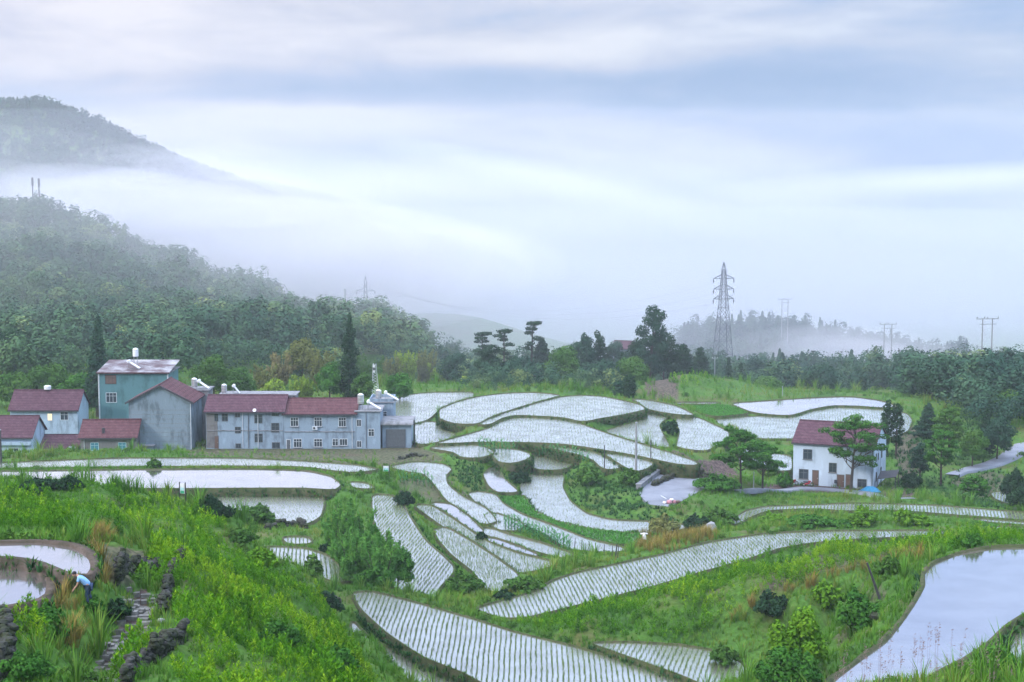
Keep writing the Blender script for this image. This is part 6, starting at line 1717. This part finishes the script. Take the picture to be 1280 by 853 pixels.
# thin lattice mast behind the annex
def mast(u, vtop, d, label, w0=0.9):
    p = at_d(u, d); H = PD(u, vtop, d)[2] - p[2]; t = empty('radio_mast', tuple(p)); tag(t, label, 'mast', 'radio masts')
    b = MB(); n = 12
    for k in range(3):
        a = k * 2.094; b.tube([(w0 * math.cos(a), w0 * math.sin(a), -0.5), (w0 * 0.35 * math.cos(a), w0 * 0.35 * math.sin(a), H)], 0.07, 4)
    for i in range(n):
        f0, f1 = i / n, (i + 1) / n; r0_, r1_ = w0 * (1 - 0.65 * f0), w0 * (1 - 0.65 * f1)
        for k in range(3):
            a, a2 = k * 2.094, (k + 1) * 2.094; bar(b, (r0_ * math.cos(a), r0_ * math.sin(a), H * f0), (r1_ * math.cos(a2), r1_ * math.sin(a2), H * f1), 0.04)
    b.build('lattice', 'steel', t)
    for i, z in enumerate((0.97, 0.9)):
        b = MB(); b.box(-0.2, 0.2, -w0 * 0.4 - 0.25, -w0 * 0.4 - 0.05, H * z - 1.0, H * z); b.build('antenna', 'tube_white', t)
mast(468, 455, 330, 'pale lattice mast rising behind the annex among the bamboo', 1.0)
for u, vt, lab in [(42, 222, 'tallest of the thin antenna masts on the top of the near left hill'), (50, 223, 'thin antenna mast at the right of the hilltop trio')]:
    p = at_d(u, 620); H = PD(u, vt, 620)[2] - p[2]; t = empty('antenna_mast', tuple(p)); tag(t, lab, 'mast')
    b = MB(); b.tube([(0, 0, 0), (0, 0, H)], [0.3, 0.2], 6); b.build('pole', 'pole_dark', t)
    for z in (0.99, 0.9):
        b = MB(); b.box(-0.35, 0.35, -0.2, 0.2, H * z - 1.5, H * z); b.build('antenna', 'pole_dark', t)
# power lines
def cable(a, b_, sag, label, r=0.04):
    pts = []
    for i in range(25):
        f = i / 24; q = Vector(a).lerp(Vector(b_), f); q.z -= sag * 4 * f * (1 - f); pts.append(q)
    m_ = MB(); m_.tube(pts, r, 4); tag(m_.build('power_cable', 'pole_dark'), label, 'cable', 'power cables')
pa = at_d(903, 500)
for i, f in enumerate((0.70, 0.78, 0.866)):
    z = pa[2] + PH * f - 1.3; L_ = PH * 0.088
    far = PD(458, 350 + i * 3, 640)
    cable((pa[0] - L_ * math.cos(0.25), pa[1] - L_ * math.sin(0.25), z), tuple(far), 9, 'thin sagging cable from the %s arm of the tall pylon to the far small one' % ('lowest', 'middle', 'highest')[i], 0.016)

# ------------------------------------------------------------------ leaning post, stick, posts
p = hit(1103, 753); s = ppm(p); b = MB(); b.tube([(0, 0, -0.3), (-19 / s, 0.3, 48 / s)], [0.1, 0.07], 7); o = b.build('leaning_post', 'pole_dark'); o.location = tuple(p); tag(o, 'black post leaning to the left above the bank of the big pond', 'post')
p = hit(978, 845); s = ppm(p); b = MB(); b.tube([(0, 0, -0.3), (0.1, 0, 30 / s), (8 / s, 0.1, 50 / s)], [0.07, 0.05, 0.03], 6); o = b.build('dead_branch', 'pole_dark'); o.location = tuple(p); tag(o, 'thin dead dark branch standing in the bushes at the bottom of the hollow', 'branch')
p = hit(1078, 700); s = ppm(p)
first = None
for k, (u, v) in enumerate([(718, 687), (727, 689), (736, 691), (745, 693), (755, 695), (765, 697), (772, 698)]):
    p = hit(u, v); s = ppm(p)
    if first is None:
        b = MB(); b.tube([(0, 0, -0.3), (0.03, 0, 1.3)], [0.05, 0.04], 6); first = b.build('fence_stake', 'pole_dark'); o = first
    else:
        o = first.copy(); COL.objects.link(o)
    o.location = tuple(p); o.rotation_euler = (0.05 * math.sin(k), 0.06 * math.cos(k * 2), k)
    tag(o, 'short dark stake in the line of stakes along the curved bund', 'stake', 'stakes along the curved bund')
p = hit(769, 700); s = ppm(p); b = MB(); b.tube([(0, 0, -0.3), (2 / s, 0, 20 / s)], [0.08, 0.06], 6); o = b.build('wooden_post', 'pole_dark'); o.location = tuple(p); tag(o, 'taller dark post at the end of the stake line', 'post')

# ------------------------------------------------------------------ sign boards
def sign(u, v, hpx, wpx, label, rz):
    p = hit(u, v); s = ppm(p); H = hpx / s; w_ = wpx / s
    t = empty('sign_board', tuple(p), rz); tag(t, label, 'sign')
    for x in (-w_ / 2, w_ / 2):
        b = MB(); b.tube([(x, 0, -0.4), (x, 0, H)], 0.06, 6); b.build('post', 'pole_dark', t)
    z0_, z1_ = H * 0.45, H * 0.93
    b = MB(); b.box(-w_ / 2 + 0.06, w_ / 2 - 0.06, -0.03, 0.03, z0_, z1_); pn = b.build('panel', 'tube_white', t)
    for q0, q1, mt in ((0.0, 0.3, 'sign_green'), (0.3, 0.62, 'frame_cyan')):
        b = MB(); b.box(-w_ / 2 + 0.1, w_ / 2 - 0.1, -0.045, -0.033, z0_ + (z1_ - z0_) * q0 + 0.02, z0_ + (z1_ - z0_) * q1); b.build('printed_band', mt, pn)
mat_flat('sign_green', (0.05, 0.35, 0.2), 0.5)
sign(228.5, 629, 26, 8.5, 'small landscape-picture sign between two dark posts on the edge of the left meadow', math.radians(-25))
sign(482.5, 596, 14, 8, 'small green and white sign board by the plants above the strip terrace', 0.1)

# ------------------------------------------------------------------ rubbish heap, motorbikes, scarecrow
p = hit(838, 630); t = empty('rubbish_heap', tuple(p)); t.scale = (0.6,) * 3; tag(t, 'heap of pink and white sacks dumped at the corner of the concrete apron', 'rubbish heap')
rr = random.Random(3)
for k, (x, y, z, r_, mt, nm) in enumerate([(-1.3, 0, 0.25, 0.5, 'white_cloth', 'sack'), (-0.2, -0.1, 0.4, 0.75, 'pink_cloth', 'sack'), (0.9, 0.1, 0.35, 0.6, 'pink_cloth', 'sack'), (1.7, 0.2, 0.4, 0.55, 'door_wood', 'sack'), (0.3, 0.2, 0.9, 0.5, 'white_cloth', 'sack')]):
    b = MB(); stone(b, (x, y, z), r_, rr); b.build(nm, mt, t, smooth=True)
b = MB(); b.box(-2.6, -1.2, -0.35, 0.35, 0.25, 0.3, Matrix.Translation((0, 0, 0.35)) @ Matrix.Rotation(0.5, 4, 'Y')); b.build('board', 'tube_white', t)
def motorbike(loc, rz, label):
    t = empty('motorbike', loc, rz); tag(t, label, 'motorbike', 'motorbikes parked by the white farmhouse')
    for x in (-0.6, 0.65):
        w_ = MB(); n = 14; w_.tube([(x + 0.27 * math.cos(2 * PI * i / n), 0, 0.31 + 0.27 * math.sin(2 * PI * i / n)) for i in range(n + 1)], 0.06, 6, False); wo = w_.build('wheel', 'pole_dark', t)
        h = MB(); h.tube([(x, -0.08, 0.31), (x, 0.08, 0.31)], 0.09, 8); h.build('hub', 'steel', wo)
    b = MB(); b.tube([(-0.6, 0, 0.35), (-0.2, 0, 0.45), (0.2, 0, 0.5), (0.5, 0, 0.85)], [0.06, 0.16, 0.15, 0.06], 8); b.tube([(0.65, 0, 0.31), (0.48, 0, 0.95)], 0.04, 6); b.build('frame', 'red_plastic', t)
    b = MB(); b.tube([(-0.7, 0, 0.78), (-0.3, 0, 0.74), (0.05, 0, 0.72)], [0.1, 0.14, 0.11], 8); b.build('seat', 'tank_black', t)
    b = MB(); b.tube([(0.1, 0, 0.75), (0.35, 0, 0.82)], [0.14, 0.11], 8); b.build('fuel_tank', 'red_plastic', t)
    b = MB(); b.tube([(0.4, -0.33, 1.0), (0.5, 0, 0.95), (0.4, 0.33, 1.0)], 0.025, 6); b.build('handlebar', 'steel', t)
    b = MB(); b.tube([(0.52, 0, 0.85), (0.62, 0, 0.85)], [0.07, 0.09], 8); b.build('headlight', 'tube_white', t)
x, y, z = W2(GW, 0.3, -1.3, 0); motorbike((x, y, 0.0), 0.4, 'dark motorbike parked at the left corner of the white farmhouse')
x, y, z = W2(GW, 2.6, -1.4, 0); motorbike((x, y, 0.0), 0.2, 'dark motorbike parked under the left windows of the white farmhouse')
# scarecrow by the curved terrace
p = hit(805, 679); s = ppm(p); t = empty('scarecrow', tuple(p)); tag(t, 'white-clothed scarecrow on a stick at the end of the bright nursery bed', 'scarecrow')
b = MB(); b.tube([(0, 0, -0.3), (0, 0, 1.5)], 0.04, 6); b.tube([(-0.5, 0, 1.15), (0.5, 0, 1.15)], 0.03, 6); b.build('stick', 'pole_dark', t)
b = MB(); b.tube([(0, 0, 0.45), (0, 0, 0.9), (0, 0, 1.22)], [0.3, 0.22, 0.12], 9); b.tube([(-0.45, 0, 1.12), (0, 0, 1.17), (0.45, 0, 1.12)], [0.08, 0.11, 0.08], 7); b.build('cloth', 'white_cloth', t)
# corn plants in rows
def corn_mesh(seed):
    r = np.random.default_rng(seed); V, T, tv = [], [], []
    for i in range(9):
        a = r.uniform(0, 6.28); z = 0.15 + i * 0.13; L_ = r.uniform(0.35, 0.6); d = np.array([math.cos(a), math.sin(a), 0]); s_ = np.array([-d[1], d[0], 0]) * 0.06; k = len(V)
        b0 = np.array([0, 0, z]); m_ = b0 + d * L_ * 0.5 + np.array([0, 0, 0.28]); e = b0 + d * L_ + np.array([0, 0, 0.12])
        V += [b0 - s_ * 0.5, b0 + s_ * 0.5, m_ + s_, m_ - s_, e]; T += [(k, k + 1, k + 2), (k, k + 2, k + 3), (k + 3, k + 2, k + 4)]; tv += [0.3 + 0.05 * i] * 5
    k = len(V); V += [np.array([-0.025, 0, 0]), np.array([0.025, 0, 0]), np.array([0, 0, 1.35]), np.array([0, 0.025, 0])]; T += [(k, k + 1, k + 2), (k, k + 3, k + 2)]; tv += [0.3] * 4
    return np.array(V), np.array(T), np.array(tv)
mat_leaf('corn', (0.02, 0.085, 0.035), (0.05, 0.17, 0.06), (0.1, 0.25, 0.08))
CM = []
for k in range(3):
    V, T, tv = corn_mesh(k); o = mesh_np('corn_plant', V, tris=T, tint=tv, mat='corn'); CM.append(o)
used = [False] * 3
def corn_row(p0, p1, n, rows, drow, label, group, seed, sc=1.0):
    r = np.random.default_rng(seed)
    for j in range(rows):
        for i in range(n):
            f = (i + r.uniform(-0.15, 0.15)) / max(1, n - 1); u = p0[0] + (p1[0] - p0[0]) * f; v = p0[1] + (p1[1] - p0[1]) * f + j * drow + 4 * math.sin(PI * f) * (-0.4)
            p = hit(u, v); k = int(r.integers(0, 3))
            if not used[k]: o = CM[k]; used[k] = True
            else: o = CM[k].copy(); COL.objects.link(o)
            o.location = (p[0], p[1], p[2] - 0.05); o.rotation_euler = (0, 0, r.uniform(0, 6.28)); q = sc * r.uniform(0.85, 1.2); o.scale = (q, q, q)
            tag(o, label, 'corn plant', group)
corn_row((600, 560.5), (734, 577), 30, 2, 3.0, 'waist-high corn plant in the double row beneath the big middle rice field', 'corn in the upper rows', 1, 1.1)
corn_row((632, 655), (712, 684), 22, 3, 3.5, 'corn plant in the small dense patch below the bright nursery bed', 'corn in the lower patch', 2, 1.0)
corn_row((500, 600), (540, 606), 9, 2, 5, 'leafy crop plant in the small plot above the strip terraces', 'crop plants in the small plot', 3, 1.1)
for k in range(3):
    if not used[k]: bpy.data.objects.remove(CM[k])
# reed panicles at the lower right
mat_leaf('panicle', (0.20, 0.14, 0.13), (0.34, 0.24, 0.24))
r = np.random.default_rng(5); V, T, tv = [], [], []
for i in range(70):
    u = r.uniform(1040, 1275); d = r.uniform(52, 60); p = at_d(u, d); z0_ = float(ground(p[0], p[1])); vt = r.uniform(775, 835) + abs(u - 1180) * 0.12; H = PD(u, vt, d)[2] - z0_; H = min(max(H, 0.5), 3.4)
    lx = r.normal(0, 0.15); k = len(V)
    V += [np.array([p[0] - 0.006, d, z0_]), np.array([p[0] + 0.006, d, z0_]), np.array([p[0] + lx, d, z0_ + H])]; T.append((k, k + 1, k + 2)); tv += [0.2] * 3
    for j in range(26):
        f = r.uniform(0.72, 1.0); q = np.array([p[0] + lx * f, d, z0_ + H * f]); dv_ = np.array([r.normal(0, 0.05), r.normal(0, 0.05), r.uniform(0.0, 0.07)]) * (1.6 - f); k = len(V)
        V += [q, q + dv_ + np.array([0.012, 0, 0]), q + dv_ * 1.1 + np.array([0, 0, 0.02])]; T.append((k, k + 1, k + 2)); tv += [r.uniform(0.3, 1)] * 3
tag(mesh_np('reed_grass', np.array(V), tris=np.array(T), tint=np.array(tv), mat='panicle'), 'thin pinkish grass panicles rising in front of the big pond', None, kind='stuff')

# ------------------------------------------------------------------ the person by the left ponds
mat_flat('skin', (0.42, 0.25, 0.18), 0.6); mat_flat('shirt_blue', (0.22, 0.42, 0.72), 0.85); mat_flat('trousers', (0.035, 0.06, 0.12), 0.85); mat_flat('hair_black', (0.012, 0.012, 0.014), 0.6)
def skinned(name, verts, edges, radii, mat, parent, root=0, sub=2):
    me = bpy.data.meshes.new(name); me.from_pydata(verts, edges, []); me.update(); o = bpy.data.objects.new(name, me); link(o, parent)
    sk = o.modifiers.new('Skin', 'SKIN'); sk.use_smooth_shade = True
    for i, r_ in enumerate(radii): me.skin_vertices[0].data[i].radius = (r_, r_) if not hasattr(r_, '__len__') else r_
    for i in range(len(verts)): me.skin_vertices[0].data[i].use_root = (i == root)
    sb = o.modifiers.new('Subdivision', 'SUBSURF'); sb.levels = sub; sb.render_levels = sub
    dg = bpy.context.evaluated_depsgraph_get(); m2 = bpy.data.meshes.new_from_object(o.evaluated_get(dg)); o.modifiers.clear(); o.data = m2; m2.materials.clear(); m2.materials.append(MATS[mat])
    for p_ in m2.polygons: p_.use_smooth = True
    return o
pp = hit(108, 757); PR_ = empty('person', tuple(pp), math.radians(0)); PR_.scale = (0.94,) * 3
tag(PR_, 'person in a light blue shirt and dark trousers bending forward beside the pond', 'person')
# bending to the left (-x); hips at 0.9 m, feet apart
hip = (0.12, 0, 0.90); chest = (-0.22, -0.02, 1.25); neck = (-0.36, -0.02, 1.38); head = (-0.50, -0.03, 1.44)
vs = [hip, (0.0, 0, 1.06), chest, neck, (-0.43, -0.03, 1.42),
      (0.12, -0.10, 0.86), (0.02, -0.12, 0.46), (0.12, -0.12, 0.09), (-0.06, -0.13, 0.04),
      (0.12, 0.10, 0.86), (0.10, 0.13, 0.46), (0.24, 0.13, 0.09), (0.06, 0.14, 0.04),
      (-0.27, -0.19, 1.27), (-0.33, -0.22, 1.00), (-0.47, -0.20, 0.80), (-0.53, -0.19, 0.74),
      (-0.27, 0.17, 1.27), (-0.36, 0.21, 1.00), (-0.50, 0.17, 0.82), (-0.56, 0.16, 0.76)]
es = [(0, 1), (1, 2), (2, 3), (3, 4), (0, 5), (5, 6), (6, 7), (7, 8), (0, 9), (9, 10), (10, 11), (11, 12), (2, 13), (13, 14), (14, 15), (15, 16), (2, 17), (17, 18), (18, 19), (19, 20)]
ra = [(0.13, 0.15), (0.12, 0.14), (0.12, 0.16), 0.055, 0.05, 0.085, 0.06, 0.045, 0.035, 0.085, 0.06, 0.045, 0.035, 0.055, 0.04, 0.028, 0.03, 0.055, 0.04, 0.028, 0.03]
for base in (16, 20):
    bx, by, bz = vs[base]
    for f, (dx, dy, L_) in enumerate([(-0.05, -0.035, 0.075), (-0.06, -0.012, 0.085), (-0.06, 0.012, 0.08), (-0.05, 0.035, 0.065), (0.0, -0.05, 0.05)]):
        k = len(vs); vs += [(bx + dx * 0.6, by + dy, bz - 0.02), (bx + dx, by + dy * 1.1, bz - 0.02 - L_ * 0.5), (bx + dx * 0.8, by + dy * 1.1, bz - 0.02 - L_)]; es += [(base, k), (k, k + 1), (k + 1, k + 2)]; ra += [0.010, 0.009, 0.008]
body = skinned('body', vs, es, ra, 'skin', PR_, 0, 2)
# head shape joined as its own smooth part of the figure: skull, jaw, nose, ears
def ell(mb, c, r_, n=14, m_=10, fn=None):
    vs_ = []
    for i in range(m_ + 1):
        for j in range(n):
            t_, p_ = PI * i / m_, 2 * PI * j / n; q = Vector((math.sin(t_) * math.cos(p_) * r_[0], math.sin(t_) * math.sin(p_) * r_[1], math.cos(t_) * r_[2]))
            if fn: q = fn(q)
            vs_.append(Vector(c) + q)
    mb.add(vs_, [(i * n + j, (i + 1) * n + j, (i + 1) * n + (j + 1) % n, i * n + (j + 1) % n) for i in range(m_) for j in range(n)])
Rh = Matrix.Rotation(math.radians(-35), 3, 'Y')     # face turned down and to the left
mb = MB(); ell(mb, head, (0.10, 0.078, 0.118), fn=lambda q: Rh @ Vector((q.x * (1.0 if q.z > 0 else 0.9), q.y * (1.0 + 0.25 * min(0, q.z / 0.118)), q.z)))
hd = mb.build('head', 'skin', body, True)
def hp(x, y, z): return Vector(head) + Rh @ Vector((x, y, z))
mb = MB(); mb.tube([hp(-0.092, 0, 0.02), hp(-0.118, 0, -0.02), hp(-0.095, 0, -0.03)], [0.008, 0.014, 0.008], 6); mb.build('nose', 'skin', body, True)
for y in (-0.03, 0.03):
    mb = MB(); ell(mb, hp(-0.09, y, 0.012), (0.009, 0.012, 0.008), 8, 6); mb.build('eye', 'tank_black', body, True)
for y in (-0.08, 0.08):
    mb = MB(); ell(mb, hp(0.0, y, -0.005), (0.018, 0.01, 0.03), 8, 6); mb.build('ear', 'skin', body, True)
mb = MB(); mb.tube([hp(-0.092, -0.022, -0.055), hp(-0.098, 0, -0.057), hp(-0.092, 0.022, -0.055)], 0.005, 5); mb.build('mouth', 'red_plastic', body, True)
mb = MB(); ell(mb, hp(0.02, 0, 0.035), (0.105, 0.09, 0.105), fn=lambda q: Rh @ Vector((q.x, q.y, max(q.z, -0.06)))); mb.build('hair', 'hair_black', PR_, True)
sv = [(0.14, 0, 0.88), (0.0, 0, 1.06), (-0.22, -0.02, 1.25), (-0.33, -0.02, 1.35), (-0.27, -0.18, 1.27), (-0.31, -0.21, 1.10), (-0.27, 0.17, 1.27), (-0.32, 0.20, 1.10)]
skinned('shirt', sv, [(0, 1), (1, 2), (2, 3), (2, 4), (4, 5), (2, 6), (6, 7)], [(0.16, 0.18), (0.15, 0.175), (0.15, 0.19), 0.075, 0.085, 0.07, 0.085, 0.07], 'shirt_blue', PR_)
tv_ = [(0.13, 0, 0.90), (0.12, -0.10, 0.84), (0.03, -0.12, 0.46), (0.12, -0.12, 0.12), (0.12, 0.10, 0.84), (0.10, 0.13, 0.46), (0.24, 0.13, 0.12)]
skinned('trousers', tv_, [(0, 1), (1, 2), (2, 3), (0, 4), (4, 5), (5, 6)], [(0.165, 0.185), 0.11, 0.085, 0.07, 0.11, 0.085, 0.07], 'trousers', PR_)
